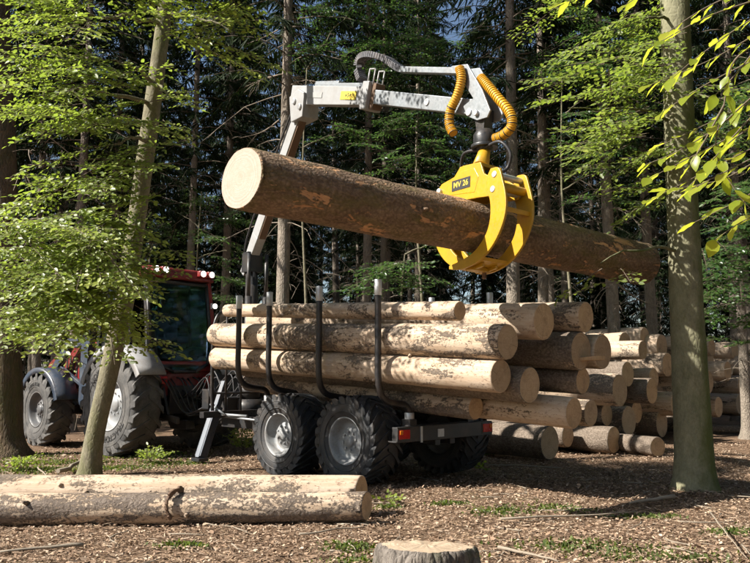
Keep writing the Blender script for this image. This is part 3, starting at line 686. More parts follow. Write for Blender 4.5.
[q_.build('limb', M['beech'], NB, world=True) for q_ in lb]; lv.build_fine('crown', [M['leaf_bright'], M['twig']], NB)

# thick brown trunk at the left edge
base = PZ(8, 455); LS = empty('spruce_tree', Matrix.Translation(base)); Yb = base.y
tag(LS, 'thick brown mossy trunk beside the tractor front wheel', 'tree')
sp, sr = trunk([(6, 455, Yb, 34), (5, 400, Yb, 33), (3, 250, Yb, 30), (0, 100, Yb, 28), (-3, -30, Yb, 26)], LS, M['spruce2'], 24, 0.55, [((-6.4, 13, 12), .16), ((-6.4, 13, 20), .04)], .06)
_, db, lvx = spruce_meshes(177, H=20, crown0=14, dead=22, blen=1.6, n_br=60)
db.build('dead_branches', M['deadwood'], LS)['kind'] = 'stuff'; lvx.build('crown', [M['needle'], M['twig']], LS, 'needle')

# understorey beeches
def young_beech(bx, by, label, boxes, mat='leaf_dark', size=0.08, h=5.0, group=None):
    root = empty('young_beech_tree', Matrix.Translation((bx, by, 0))); tag(root, label, 'tree', group)
    mb = MB(); tp = smooth_path([(bx, by, -.1), (bx + .05, by, h * .3), (bx - .08, by + .05, h * .65), (bx, by, h)], 6)
    mb.tube(tp, [0.05 - 0.0022 * k for k in range(len(tp))], 8, 0, True, wob=.05); mb.build('trunk', M['beech2'], root, world=True)
    lv = Leaves(); f = lambda z: min(tp, key=lambda p: abs(p.z - z))
    for (box, yr, n, L) in boxes: blob(lv, box, yr, n, L=L, size=size, trunk_at=f, vb=0.45, slope=-0.12, wid=.45)
    lb = []
    for (box, yr, n, L) in boxes:
        p = P((box[0] + box[2]) / 2, (box[1] + box[3]) / 2, sum(yr) / 2); limb(lb, f(p.z - .2), p, .02, .006, .04, 5)
    [q_.build('limb', M['beech2'], root, world=True) for q_ in lb]; lv.build('crown', [M[mat], M['twig']], root, world=True)
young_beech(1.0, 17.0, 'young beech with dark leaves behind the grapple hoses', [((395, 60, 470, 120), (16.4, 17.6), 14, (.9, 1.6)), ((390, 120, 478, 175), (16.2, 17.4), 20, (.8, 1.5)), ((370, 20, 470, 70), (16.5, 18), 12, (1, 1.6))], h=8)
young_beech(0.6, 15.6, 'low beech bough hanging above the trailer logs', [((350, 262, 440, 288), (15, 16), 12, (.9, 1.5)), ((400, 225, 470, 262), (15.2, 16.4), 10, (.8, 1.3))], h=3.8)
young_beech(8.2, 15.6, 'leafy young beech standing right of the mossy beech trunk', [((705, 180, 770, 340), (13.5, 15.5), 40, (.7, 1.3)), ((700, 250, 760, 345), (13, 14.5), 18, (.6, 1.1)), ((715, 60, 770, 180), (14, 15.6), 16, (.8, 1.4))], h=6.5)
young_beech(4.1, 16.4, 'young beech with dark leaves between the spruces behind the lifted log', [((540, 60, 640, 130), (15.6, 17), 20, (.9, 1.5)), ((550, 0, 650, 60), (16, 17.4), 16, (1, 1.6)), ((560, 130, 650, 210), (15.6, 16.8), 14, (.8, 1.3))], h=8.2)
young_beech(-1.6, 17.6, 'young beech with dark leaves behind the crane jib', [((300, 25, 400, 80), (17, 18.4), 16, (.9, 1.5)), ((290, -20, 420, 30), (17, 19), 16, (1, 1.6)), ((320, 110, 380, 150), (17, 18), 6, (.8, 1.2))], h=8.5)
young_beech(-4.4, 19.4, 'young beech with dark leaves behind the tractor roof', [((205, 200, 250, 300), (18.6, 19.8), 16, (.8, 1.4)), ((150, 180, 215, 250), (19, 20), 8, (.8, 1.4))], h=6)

# ------------------------------------------------------------------ wheels
def tyre_mesh(Rr, w, rim, nl, lug_h, lug_w, sweep, mat, chev=1.0, drop=.085):
    mb = MB(); h = w / 2
    prof = [(h - .06, rim * .98), (h - .025, rim), (h - .012, rim + .02), (h + .012, rim + (Rr - rim) * .35), (h + .014, rim + (Rr - rim) * .55), (h, rim + (Rr - rim) * .78), (h - .03, Rr - .055), (h - .075, Rr - .034), (h * .5, Rr - .024), (0, Rr - .020)]
    prof = prof + [(-a, b) for a, b in prof[::-1][1:]]
    mb.lathe(prof, 56)
    for q in (0.30, 0.62):                              # raised sidewall rings
        r = rim + (Rr - rim) * q
        for sg in (1, -1):
            y = (h + .013) * sg; mb.lathe([(y, r - .007), (y + .004 * sg, r - .003), (y + .004 * sg, r + .003), (y, r + .007)], 56)
    st = 8
    for side in (1, -1):
        for k in range(nl):
            a0 = 2 * math.pi * (k + (0.5 if side < 0 else 0)) / nl; vs = []
            for i in range(st + 1):
                t = i / st; y = side * (-0.04 * w + (h + .045 + .04 * w) * min(1, t * 1.12))
                y = max(-h - .012, min(h + .012, y)); a = a0 + side * 0 + sweep * (t ** chev)
                ro = Rr + lug_h * 0.0 - (0.012 * t * t) - (drop * max(0, t - .86) / .14); ri = Rr - .05 - ((drop + .035) * max(0, t - .80) / .2)
                hw = lug_w / Rr / 2 * (0.8 + .5 * t); th = hw * 1.25
                for (r, aa) in ((ri, -th), (ro, -hw), (ro, hw), (ri, th)):
                    vs.append((r * math.cos(a + aa), y, r * math.sin(a + aa)))
            fs = []
            for i in range(st):
                for j in range(3): fs.append((i * 4 + j, i * 4 + j + 1, i * 4 + j + 5, i * 4 + j + 4))
            fs += [(0, 3, 2, 1), (st * 4, st * 4 + 1, st * 4 + 2, st * 4 + 3)]
            mb.add(vs, fs, 0, False)
    return mb
def rim_mesh(rim, w, depth=.5, bolts=8):
    mb = MB(); h = w / 2; d = h - .03 - depth * h * 2 * .5
    mb.lathe([(h - .012, rim + .006), (h - .006, rim + .014), (h - .012, rim - .004), (h - .05, rim * .93), (d + .03, rim * .86), (d, rim * .80), (d - .01, rim * .62), (d + .035, rim * .50), (d + .035, rim * .30), (d + .05, rim * .28), (d + .075, rim * .22), (d + .075, 0.0005)], 48)
    mb.lathe([(-h + .03, rim), (d - .02, rim * .84), (d - .03, 0.001)], 32)
    for k in range(bolts):
        a = 2 * math.pi * k / bolts; c = Vector((rim * .40 * math.cos(a), d + .03, rim * .40 * math.sin(a))); mb.cyl(c, c + Vector((0, .028, 0)), .016, n=6)
    return mb
def text_mesh(txt, size, depth=0.002):
    cu = bpy.data.curves.new('lettering', 'FONT'); cu.body = txt; cu.size = size; cu.extrude = depth; cu.align_x = 'CENTER'; cu.align_y = 'CENTER'; cu.offset = size * 0.012
    o = bpy.data.objects.new('lettering', cu); COL.objects.link(o); dg = bpy.context.evaluated_depsgraph_get(); dg.update()
    me = bpy.data.meshes.new_from_object(o.evaluated_get(dg)); bpy.data.objects.remove(o); me.name = 'lettering'; return me
def ring_text(txt, size, r, y, ang, mat, parent):        # lettering bent round a tyre's sidewall, seen from +Y
    me = text_mesh(txt, size)
    for v in me.vertices:
        x, h, d = v.co; a = ang - x / r; rr = r + h
        # seen from +Y with X to the left: angles run so that the text reads clockwise
        v.co = (-rr * math.cos(a) * -1 if False else rr * math.cos(math.pi - a), y + d, rr * math.sin(math.pi - a))
    me.materials.clear(); me.materials.append(mat); o = bpy.data.objects.new('lettering', me); link(o, parent); return o
def wheel(parent, loc, proto, flip=False):
    w = empty('wheel', None, parent); w.location = loc; w.rotation_euler = (0, 0, math.pi if flip else 0)
    w.rotation_euler.y = 0
    for nm, me in proto:
        o = bpy.data.objects.new(nm, me); link(o, w); o.rotation_euler.y = rnd.uniform(0, 6)
    return w

# ------------------------------------------------------------------ trailer: local x = towards tractor (s), local y = towards camera (-t)
A = Vector((-math.sqrt(.5), math.sqrt(.5), 0)); B = Vector((math.sqrt(.5), math.sqrt(.5), 0)); TP = Vector((-.38, 10.15, 0))
def T(s, t, z): return TP + A * s + B * t + Vector((0, 0, z))
TR = empty('timber_trailer', Matrix.Translation(TP) @ Matrix.Rotation(R(135), 4, 'Z'))
tag(TR, 'black forestry trailer loaded with logs, stakes upright, coupled to the tractor', 'trailer')
tw_r, tw_w = .58, .50
tme = tyre_mesh(tw_r, tw_w, .295, 24, .0, .042, .50, None, 1.3, .035).mesh('tyre', M['tyre']); rme = rim_mesh(.295, tw_w, .42).mesh('rim', M['rim'])
for s in (0.02, 1.40):
    wheel(TR, (s, -.25, .565), [('tyre', tme), ('rim', rme)]); wheel(TR, (s, -2.05, .565), [('tyre', tme), ('rim', rme)], True)
mb = MB()
for y in (-1.0, -1.3): mb.box((1.75, y, .60), (4.9, .10, .20))
for s in (-.45, .25, .7, 1.4, 2.2, 3.2, 4.0): mb.box((s, -1.15, .60), (.10, .22, .14))
mb.build('frame', M['black'], TR, bevel=.008)
mb = MB(); mb.beam((4.15, -1.15, .62), (5.25, -1.0, .60), .16, .18); mb.cyl((5.2, -1.0, .50), (5.2, -1.0, .72), .07)
mb.box((4.6, -1.1, .78), (.3, .3, .12)); mb.build('drawbar', M['black'], TR, bevel=.006)
for y in (-.62, -1.68):
    mb = MB(); mb.prism([(-.2, .50), (.3, .66), (1.12, .66), (1.62, .50), (1.62, .60), (1.1, .80), (.32, .80), (-.2, .62)], lambda u, v, t: Vector((u, t, v)), y - .06, y + .06); mb.cyl((0.71, y - .09, .70), (.71, y + .09, .70), .09)
    for s in (.02, 1.40): mb.cyl((s, y - .05, .565), (s, y + (.2 if y > -1 else -.2), .565), .07)
    mb.build('bogie_beam', M['black'], TR, bevel=.006)
STK = (-.6, .52, 1.62, 2.37)
for s in STK:
    dz = .052 * (s + .6); mb = MB(); mb.box((s, -1.15, .735 + dz), (.12, 1.34, .075)); mb.box((s, -1.15, .68 + dz / 2), (.10, .40, .06 + dz)); mb.box((s, -.56, .80 + dz), (.14, .13, .10)); mb.box((s, -1.74, .80 + dz), (.14, .13, .10)); mb.build('bolster', M['black'], TR, bevel=.006)
    for sg in (1, -1):
        f = lambda t, z: Vector((s, -1.15 + sg * (1.15 - t), z))
        pts = smooth_path([f(.56, .80 + dz), f(.55, .95 + dz), f(.47, 1.03 + dz), f(.30, 1.055 + dz), f(.12, 1.10 + dz), f(.02, 1.22 + dz), f(-.01, 1.42 + dz), f(-.01, 1.9), f(-.01, 2.46)], 5)
        st = MB().tube(pts, .042, 14).build('stake', M['stake'], TR)
        MB().cyl(f(-.01, 2.40), f(-.01, 2.60), .048, n=18).build('stake_cap', M['steel'], st, bevel=.004)
        MB().cyl(f(.56, .80 + dz), f(.56, .93 + dz), .062, n=16).build('stake_socket', M['steel'], st, bevel=.004)
mb = MB(); mb.box((-.70, -1.15, .67), (.09, 1.94, .19)); mb.box((-.66, -1.15, .585), (.16, 1.96, .02)); mb.box((-.55, -1.15, .64), (.22, .3, .16)); mb.build('rear_beam', M['black'], TR, bevel=.006)
for y in (-.30, -2.0):
    l = MB(); l.box((-.752, y, .675), (.02, .20, .115)); lo = l.build('tail_light', M['lens_red'], TR, bevel=.006)
    a = MB(); a.box((-.766, y + (.065 if y > -1 else -.065), .70), (.012, .05, .05)); a.build('indicator_lens', M['lens_amber'], lo, bevel=.004)
    c = MB(); c.box((-.746, y, .675), (.012, .24, .15)); c.build('light_housing', M['black'], lo, bevel=.004)
mb = MB(); mb.box((-.752, -.62, .66), (.012, .035, .20)); mb.box((-.752, -1.0, .66), (.01, .12, .10)); mb.build('mounting_plate', M['steel'], TR)
# front gate of bent pipes and the outrigger legs
gx = 3.50
mb = MB(); mb.tube(smooth_path([(gx, -.30, .82), (gx, -.28, 1.2), (gx, -.28, 1.9), (gx, -.31, 2.25), (gx, -.42, 2.42), (gx, -.65, 2.46), (gx, -1.15, 2.46), (gx, -1.65, 2.46), (gx, -1.9, 2.40), (gx, -2.0, 2.2), (gx, -2.02, 1.2), (gx, -2.0, .82)], 5), .03, 10)
for y in (-.55, -.85, -1.45, -1.75): mb.tube([(gx, y, .70), (gx, y, 2.45)], .02, 8)
for z in (1.1, 1.6, 2.05): mb.tube([(gx, -.28, z), (gx, -2.02, z)], .018, 8)
mb.box((gx, -1.15, .76), (.12, 2.1, .10)); mb.build('front_gate', M['stake'], TR)
mb = MB(); mb.box((gx, -.28, 2.52), (.06, .09, .09)); g_ = mb.build('work_lamp', M['black'], TR, bevel=.005); MB().cyl((gx - .031, -.28, 2.52), (gx - .040, -.28, 2.52), .04, n=18).build('lens', M['lamp'], g_)
for sg, foot, top in ((1, T(3.78, .26, 0), T(3.9, .80, 1.28)), (-1, T(3.9, 2.25, 0), T(3.9, 1.5, 1.28))):
    d = (top - foot).normalized(); Mi = MATS[TR.name].inverted(); mb = MB()
    mb.beam(foot + d * .06, foot + d * .95, .13, .16); mb.beam(foot + d * .9, top, .085, .10)
    o = mb.build('outrigger_leg', M['darkblue'], TR, world=True, bevel=.006)
    MB().beam(foot + d * .04 + B * -.001, foot + d * .92, .075, .172).build('leg_edge', M['legblue'], o, M=Mi)
    f = MB(); f.box(foot + Vector((0, 0, .025)), (.24, .18, .05), Matrix.Rotation(R(135), 3, 'Z')); f.build('foot', M['black'], o, M=Mi, bevel=.006)
    MB().cyl(foot + d * .96 - B * .08 * sg, foot + d * .96 - B * .10 * sg, .04, n=14).build('reflector', M['lens_red'], o, M=Mi)
# hoses, tank and brackets at the front of the trailer
mb = MB(); mb.box((4.05, -1.15, .86), (.55, .75, .30)); mb.box((4.25, -.72, .98), (.20, .16, .34)); mb.box((3.92, -1.62, 1.0), (.25, .2, .35)); mb.build('valve_block', M['black'], TR, bevel=.01)
mb = MB()
for k in range(11):
    y0 = -.55 - .12 * k; mb.tube(smooth_path([(3.95, y0, 1.0 + .05 * (k % 3)), (4.15 + .08 * (k % 4), y0 - .03, 1.35 + .06 * (k % 3)), (4.75, y0 * .6 - .35, 1.1 - .04 * k), (5.3, y0 * .4 - .5, .95 + .04 * (k % 5)), (5.75, -1.0 + .05 * (k - 5), 1.15)], 6), .013, 6)
mb.build('hoses', M['hose'], TR)
mb = MB(); mb.tube([(2.82, -.5, .75), (3.6, -.42, .76)], .022, 8); mb.tube([(2.4, -.45, .70), (3.62, -.55, .72)], .018, 8); mb.tube([(3.3, -.42, .75), (3.62, -.34, .92)], .02, 8); mb.build('side_rail', M['galv'], TR)

# ------------------------------------------------------------------ loader crane on the trailer
cb = T(3.80, 1.25, 0); tipg = P(482, 118, 8.95)
CR = empty('loader_crane', Matrix.Translation(cb)); tag(CR, 'pale grey folding loader crane with yellow hoses mounted on the trailer front', 'crane')
pn = (Vector((tipg.x, tipg.y, 0)) - Vector((cb.x, cb.y, 0))).normalized(); pside = Vector((-pn.y, pn.x, 0))     # crane plane direction and its normal
if pside.x > 0: pside = -pside                                # towards camera-left
CN = pside
def CV(px, py, off=0.0): return on_plane(px, py, cb, CN) + CN * off
cz = lambda z, u=0, o=0: cb + Vector((0, 0, z)) + pn * u + CN * o
mb = MB(); mb.cyl(cz(.72), cz(.98), .30, .26, 24); mb.cyl(cz(.98), cz(1.25), .19, .17, 20); mb.cyl(cz(1.25), cz(3.35), .125, .105, 20); mb.prism([(-.14, 3.2), (.16, 3.2), (.12, 3.55), (-.1, 3.55)], lambda u, v, t: cz(v, u, t), -.14, .14); mb.build('slewing_column', M['black'], CR, world=True)
mb = MB()
for o in (-.17, .17):
    mb.cyl(cz(1.3, .2, o), cz(2.75, .22, o), .06, n=14); mb.cyl(cz(2.75, .22, o), cz(3.5, .22, o), .035, n=12)
mb.build('lift_cylinder', M['black'], CR, world=True)
k0, k1 = CV(250, 262), CV(305, 104)
d = (k1 - k0).normalized(); mid = k0 + d * .55
mb = MB(); mb.beam(k0 - d * .25, mid, .17, .16, h1=.24); mb.beam(mid, k1, .17, .24, h1=.20); bo = mb.build('main_boom', M['jib'], CR, world=True, bevel=.01)
nrm = d.cross(CN); nrm = nrm if nrm.dot(pn) > 0 else -nrm        # towards the tip / underside
mb = MB(); mb.beam(mid + nrm * .125, k1 - d * .25 + nrm * .115, .13, .03); mb.build('shade_strip', M['rust_and_shade'], bo, M=MATS[CR.name].inverted(), bevel=.004)  # brown strip paints the boom face's shade and bounce, no real plate
mb = MB(); mb.tube(smooth_path([k0 - nrm * .16 + CN * .05, mid - nrm * .22 + CN * .1, k1 - d * .4 - nrm * .2 + CN * .08, k1 - nrm * .22], 6), .018, 7); mb.tube(smooth_path([k0 - nrm * .13 - CN * .05, mid - nrm * .24 - CN * .02, k1 - d * .4 - nrm * .26, k1 - nrm * .26 - CN * .05], 6), .018, 7)
mb.cyl(mid - nrm * .18, k1 - d * .35 - nrm * .16, .05, n=14); mb.cyl(k1 - d * .35 - nrm * .16, k1 + d * .05 - nrm * .18, .028, n=12); mb.build('boom_cylinder', M['hose'], CR, world=True)
# knuckle
mb = MB(); mb.prism([(-.20, -.28), (.16, -.28), (.22, .10), (.02, .22), (-.26, .16)], lambda u, v, t: k1 + pn * u + Vector((0, 0, v)) + CN * t, -.15, .15); kn = mb.build('knuckle', M['jib'], CR, world=True, bevel=.012)
for q in ((-.08, .04), (.1, -.1)): c = k1 + pn * q[0] + Vector((0, 0, q[1])); MB().cyl(c - CN * .18, c + CN * .18, .05, n=16).build('pin', M['steel'], kn, M=MATS[CR.name].inverted(), bevel=.006)
# jib: outer box, collar, inner telescopic box
j0, j1 = CV(296, 96), CV(371, 97); j2 = CV(476, 108)
jd = (j1 - j0).normalized()
mb = MB(); mb.beam(j0, j1, .20, .315, h1=.265); jb = mb.build('jib', M['jib'], CR, world=True, bevel=.012); Ci = MATS[CR.name].inverted()
mb = MB(); mb.beam(j1 - jd * .06, j1 + jd * .10, .28, .40); mb.build('collar', M['jib'], jb, M=Ci, bevel=.012)
mb = MB(); mb.beam(j1 + jd * .10, j1 + jd * .20, .16, .36); mb.build('slide_block', M['rust_and_shade'], jb, M=Ci, bevel=.006)
mb = MB(); mb.beam(j1, j2, .155, .20, h1=.185); ext = mb.build('jib_extension', M['galv'], CR, world=True, bevel=.01)
c = j1.lerp(j2, .62) + CN * .08; MB().cyl(c - CN * .005, c + CN * .012, .045, n=20).build('bolt_plate', M['steel'], ext, M=Ci, bevel=.004)
# labels on the jib side
jup = CN.cross(jd); jup = jup if jup.z > 0 else -jup
def plate(center, w, h, mat, name, parent, txt=None, ts=.1, n=CN, ux=jd, uy=jup, Mi=Ci):
    mb = MB(); mb.prism([(-w / 2, -h / 2), (w / 2, -h / 2), (w / 2, h / 2), (-w / 2, h / 2)], lambda u, v, t: center + ux * u + uy * v + n * t, 0, .004); o = mb.build(name, mat, parent, M=Mi)
    if txt:
        me = text_mesh(txt, ts, .001); F = Matrix((ux, uy, n)).transposed().to_4x4(); F.translation = center + n * .0055; me.transform(Mi @ F); me.materials.clear(); me.materials.append(M['ink'])
        t = bpy.data.objects.new('lettering', me); link(t, o)
    return o
jl = (j1 - j0).length
plate(j0 + jd * jl * .36 + CN * .104, jl * .20, .085, M['plate_grey'], 'grey_label', jb)
pl = plate(j0 + jd * jl * .80 + CN * .104, jl * .19, .125, M['plate'], 'warning_label', jb, '5', .085)
arr = MB(); c = j0 + jd * jl * .80 + CN * .111
for sg in (-1, 1): arr.prism([(sg * .035, 0), (sg * .065, .022), (sg * .065, -.022)], lambda u, v, t: c + jd * u + jup * v + CN * t, 0, .001)
arr.build('arrow_print', M['ink'], pl, M=Ci)
mb = MB(); mb.beam(j0 + jd * jl * .30 + jup * .17, j0 + jd * jl * .95 + jup * .165, .14, .05); mb.beam(j0 + jd * jl * .30 + jup * .195, j0 + jd * jl * .62 + jup * .20, .12, .06); mb.build('top_rail', M['galv'], jb, M=Ci, bevel=.006)
mb = MB()
for o in (-.08, .08):
    for u in (-.02, .12): mb.tube([j1 + jd * u + jup * .15 + CN * o, j1 + jd * u + jup * .38 + CN * o], .012, 8)
    mb.tube([j1 - jd * .02 + jup * .38 + CN * o, j1 + jd * .12 + jup * .38 + CN * o], .012, 8)
mb.build('hose_guide', M['jib'], jb, M=Ci)
# hose carrier loop and bar
hp = smooth_path([CV(362, 80), CV(359, 68), CV(362, 58), CV(372, 55), CV(386, 59), CV(396, 66), CV(403, 70)], 6)
hc = MB()
for i in range(len(hp) - 1):
    a, b = hp[i], hp[i + 1]; hc.beam(a, a.lerp(b, .82), .15, .085)
hc.build('hose_carrier', M['chain'], CR, world=True, bevel=.004)
mb = MB(); mb.beam(CV(401, 70), CV(464, 71.5), .13, .075); mb.build('carrier_bar', M['galv'], CR, world=True, bevel=.006)
# tip bracket
mb = MB()
for o in (-.10, .10):
    mb.prism([(458, 68), (474, 66), (489, 92), (497, 112), (494, 119), (484, 122), (474, 118), (470, 108), (480, 100), (470, 84)], lambda u, v, t: CV(u, v) + CN * t, o - .012, o + .012)
tb = mb.build('tip_bracket', M['galv'], CR, world=True, bevel=.004)
tp = CV(484, 115); MB().cyl(tp - CN * .15, tp + CN * .15, .035, n=16).build('pin', M['steel'], tb, M=Ci, bevel=.006); c = CV(476, 114); MB().cyl(c - CN * .13, c + CN * .13, .045, n=16).build('pin', M['steel'], tb, M=Ci, bevel=.006)
rz = lambda py, o=0: Vector((tp.x, tp.y, P(484, py, tp.y).z))
mb = MB(); mb.beam(rz(118), rz(132), .09, .11); mb.prism([(-.10, .12), (.10, .12), (.06, -.12), (-.06, -.12)], lambda u, v, t: rz(122) + pn * u + Vector((0, 0, v)) + CN * t, -.07, .07); mb.build('hanger_link', M['black'], CR, world=True, bevel=.006)
mb = MB(); mb.cyl(rz(130), rz(135), .09, .13, 24); mb.cyl(rz(135), rz(145), .13, .135, 24); mb.cyl(rz(145), rz(148), .16, .16, 24); mb.cyl(rz(148), rz(151), .10, .08, 24)
mb.build('rotator', M['black'], CR, world=True, bevel=.004)
for pts in ([(470, 71), (472, 82), (468, 98), (461, 113), (460, 127), (464, 136)], [(482, 78), (489, 86), (499, 98), (511, 113), (513, 126), (505, 135), (496, 139)]):
    off = .17 if pts[0][0] < 475 else .02
    hp = smooth_path([CV(a, b, off) for a, b in pts], 7); hy = MB(); hy.tube(hp, .052, 12)
    for i in range(0, len(hp) - 1): hy.tube([hp[i], hp[i].lerp(hp[i + 1], .45)], .059, 12)
    h_ = hy.build('yellow_hose', M['hose_y'], CR, world=True)
    bands = MB()
    for i in range(int(len(hp) * .55), len(hp) - 1, 3): bands.tube([hp[i].lerp(hp[i + 1], .5), hp[i].lerp(hp[i + 1], .95)], .0605, 12)
    bands.build('black_bands', M['hose'], h_, M=Ci)

# ------------------------------------------------------------------ lifted log and grapple
LA, LE = P(241, 178, 7.0), P(642, 264, 10.4)
ld = (LE - LA).normalized()
lg = make_log(LA, LE, .292, .285, M['log_d'], M['end_b'], 'thick rough-barked log held aloft in the yellow grapple', name='lifted_log', seed=3.1, n=56, step=.06, bend=.02, slant=-.22, stubs=8)
gq = Vector((ld.y, -ld.x, 0)).normalized()                     # across the log, towards camera-right
lr = .29
_u = min((k / 200 for k in range(201)), key=lambda k: abs((LA + (LE - LA) * k).x / (LA + (LE - LA) * k).y - (479 - 375) / FPX))
gc = LA + (LE - LA) * _u
GR = empty('log_grapple', Matrix.Translation(gc)); tag(GR, 'yellow steel log grapple gripping the lifted log', 'grapple'); Gi = MATS[GR.name].inverted()
gup = gq.cross(ld); gup = gup if gup.z > 0 else -gup
def GP(q, z, p): return gc + gq * q + gup * z + ld * p
def strip(outer, inner): return outer + inner[::-1]
def arcpoly(c0, pts_out, pts_in): return [(p.x, p.y) for p in smooth_path([Vector((a, b, 0)) for a, b in pts_out], 5)] + [(p.x, p.y) for p in reversed(smooth_path([Vector((a, b, 0)) for a, b in pts_in], 5))]
near_poly = arcpoly(0, [(.42, .57), (.54, .55), (.60, .42), (.66, .20), (.64, -.02), (.50, -.26), (.28, -.42), (0.0, -.49), (-.22, -.47)], [(.37, .50), (.36, .34), (.41, .24), (.43, .12), (.42, -.02), (.36, -.16), (.2, -.31), (0.0, -.385), (-.22, -.43)])
far_poly = [(-a, b) for a, b in near_poly]
mb = MB()
for p in (-.20, .20): mb.prism(near_poly, GP, p - .016, p + .016)
mb.cyl(GP(.52, .36, -.19), GP(.52, .36, .19), .05, n=14)
mb.prism([(.48, .12), (.62, .07), (.63, .12), (.48, .17)], GP, -.19, .19)
mb.prism([(-.1, -.485), (.28, -.415), (.30, -.38), (-.1, -.44)], GP, -.19, .19)
nc = mb.build('claw', M['yellow'], GR, world=True, bevel=.006)
mb = MB()
for p in (-.10, .10): mb.prism(far_poly, GP, p - .016, p + .016)
mb.prism([(-.50, -.24), (-.66, .1), (-.655, .25), (-.63, .25), (-.60, .0), (-.46, -.2)], GP, -.10, .10)
mb.prism([(.1, -.50), (-.28, -.43), (-.30, -.39), (.1, -.45)], GP, -.13, .13)
fc = mb.build('claw', M['yellow'], GR, world=True, bevel=.006)
for (q, z) in ((.46, .33), (.48, .49)): MB().cyl(GP(q, z, -.225), GP(q, z, .225), .036, n=14).build('pin', M['steel'], nc, M=Gi, bevel=.006)
for (q, z) in ((-.44, .38), (-.48, .49)): MB().cyl(GP(q, z, -.20), GP(q, z, .20), .036, n=14).build('pin', M['steel'], fc, M=Gi, bevel=.006)
MB().cyl(GP(.0, -.47, .12), GP(.0, -.56, .12), .025, n=10).build('bolt', M['rust_and_shade'], fc, M=Gi, bevel=.006)
mb = MB()
body = [(-.52, .34), (.16, .30), (.48, .27), (.51, .40), (.26, .56), (.20, .70), (-.14, .72), (-.24, .62), (-.46, .58), (-.58, .48)]
for p in (-.15, .15): mb.prism(body, GP, p - .014, p + .014)
mb.prism([(-.40, .44), (.14, .42), (.14, .46), (-.40, .48)], GP, -.14, .14); mb.prism([(-.12, .69), (.18, .67), (.18, .71), (-.12, .73)], GP, -.15, .15)
mb.prism([(-.40, .42), (.12, .37), (.18, .54), (.10, .66), (-.12, .66), (-.22, .58), (-.36, .54)], GP, -.168, -.150)
gb = mb.build('body', M['yellow'], GR, world=True, bevel=.006)
stem_t = rz(151); mb = MB(); mb.tube([GP(0.02, .70, 0), stem_t.lerp(GP(0.02, .7, 0), .25), stem_t], [.10, .075, .07], 16); mb.build('stem', M['yellow'], GR, world=True)
mb = MB(); mb.cyl(GP(-.42, .56, 0), GP(.16, .60, 0), .05, n=16); mb.cyl(GP(.16, .60, 0), GP(.48, .49, 0), .03, n=12); mb.build('grip_cylinder', M['black'], GR, world=True, bevel=.004)
plate(GP(-.11, .51, -.1685), .31, .125, M['ink'], 'name_plate', gb, None, n=-ld, ux=gq, uy=gup, Mi=Gi)
me = text_mesh('MV 26', .095, .001); F = Matrix((gq, gup, -ld)).transposed().to_4x4(); F.translation = GP(-.11, .51, -.174); me.transform(Gi @ F); me.materials.clear(); me.materials.append(M['plate']); link(bpy.data.objects.new('lettering', me), gb)
for sg, off in ((-1, -.06), (1, .06)):
    s0 = rz(150)
    MB().tube(smooth_path([s0 + gq * .03 * sg + CN * .05, s0 + gq * .30 * sg + Vector((0, 0, .02)) + CN * .05, s0 + gq * .42 * sg + Vector((0, 0, -.14)), s0 + gq * .36 * sg + Vector((0, 0, -.30)), GP(.22 * sg, .60, off)], 7), .02, 8).build('hose', M['hose'], GR, world=True)

# ------------------------------------------------------------------ tractor: local x forward, y left (camera side)
hd = R(50); TO = Vector((-3.93, 14.75, 0)); TRM = Matrix.Translation(TO) @ Matrix.Rotation(R(90) + hd, 4, 'Z')
TC = empty('tractor', TRM); tag(TC, 'red forestry tractor with glass cab and big lugged tyres, half behind leaves', 'tractor')
rt = tyre_mesh(.90, .56, .46, 20, 0, .075, .34, None, 1.1).mesh('tyre', M['tyre_dusty']); rr_ = rim_mesh(.46, .56, .6, 10).mesh('rim', M['rim'])
ft = tyre_mesh(.72, .46, .34, 18, 0, .065, .36, None, 1.1).mesh('tyre', M['tyre_dusty']); fr_ = rim_mesh(.34, .46, .5, 8).mesh('rim', M['rim_dark'])
w1 = wheel(TC, (0, .92, .885), [('tyre', rt), ('rim', rr_)]); ring_text('NOKIAN', .15, .60, .298, R(118), M['ink'], w1); ring_text('TRACTOR', .15, .60, .298, R(-62), M['ink'], w1)
w2 = wheel(TC, (2.72, .88, .705), [('tyre', ft), ('rim', fr_)]); ring_text('540/65 R 28', .10, .50, .248, R(100), M['ink'], w2)
w2.rotation_euler.z = R(-3)
wheel(TC, (0, -.92, .885), [('tyre', rt), ('rim', rr_)], True); wheel(TC, (2.72, -.88, .705), [('tyre', ft), ('rim', fr_)], True)
mb = MB(); mb.box((1.3, 0, .85), (3.1, .55, .55)); mb.box((0, 0, .9), (.7, 1.3, .5)); mb.box((2.72, 0, .70), (.3, 1.3, .22)); mb.box((.9, .55, .75), (1.1, .35, .5)); mb.box((.9, -.55, .75), (1.1, .35, .5)); mb.build('chassis', M['black'], TC, bevel=.03)
hoodp = [(1.25, 1.2), (1.25, 2.12), (2.2, 2.02), (3.3, 1.80), (3.62, 1.62), (3.66, 1.0), (3.3, .95)]
mb = MB(); mb.prism(hoodp, lambda u, v, t: Vector((u, t, v)), -.45, .45); hood = mb.build('hood', M['red'], TC, bevel=.08, seg=4)
for y in (.28, -.28): l = MB(); l.box((3.66, y, 1.45), (.03, .22, .16)); l.build('headlight', M['steel'], TC, bevel=.02)
mb = MB()
for k in range(9): mb.box((2.0 + .13 * k, .455, 1.55), (.05, .012, .42))
mb.build('vents', M['black'], hood)
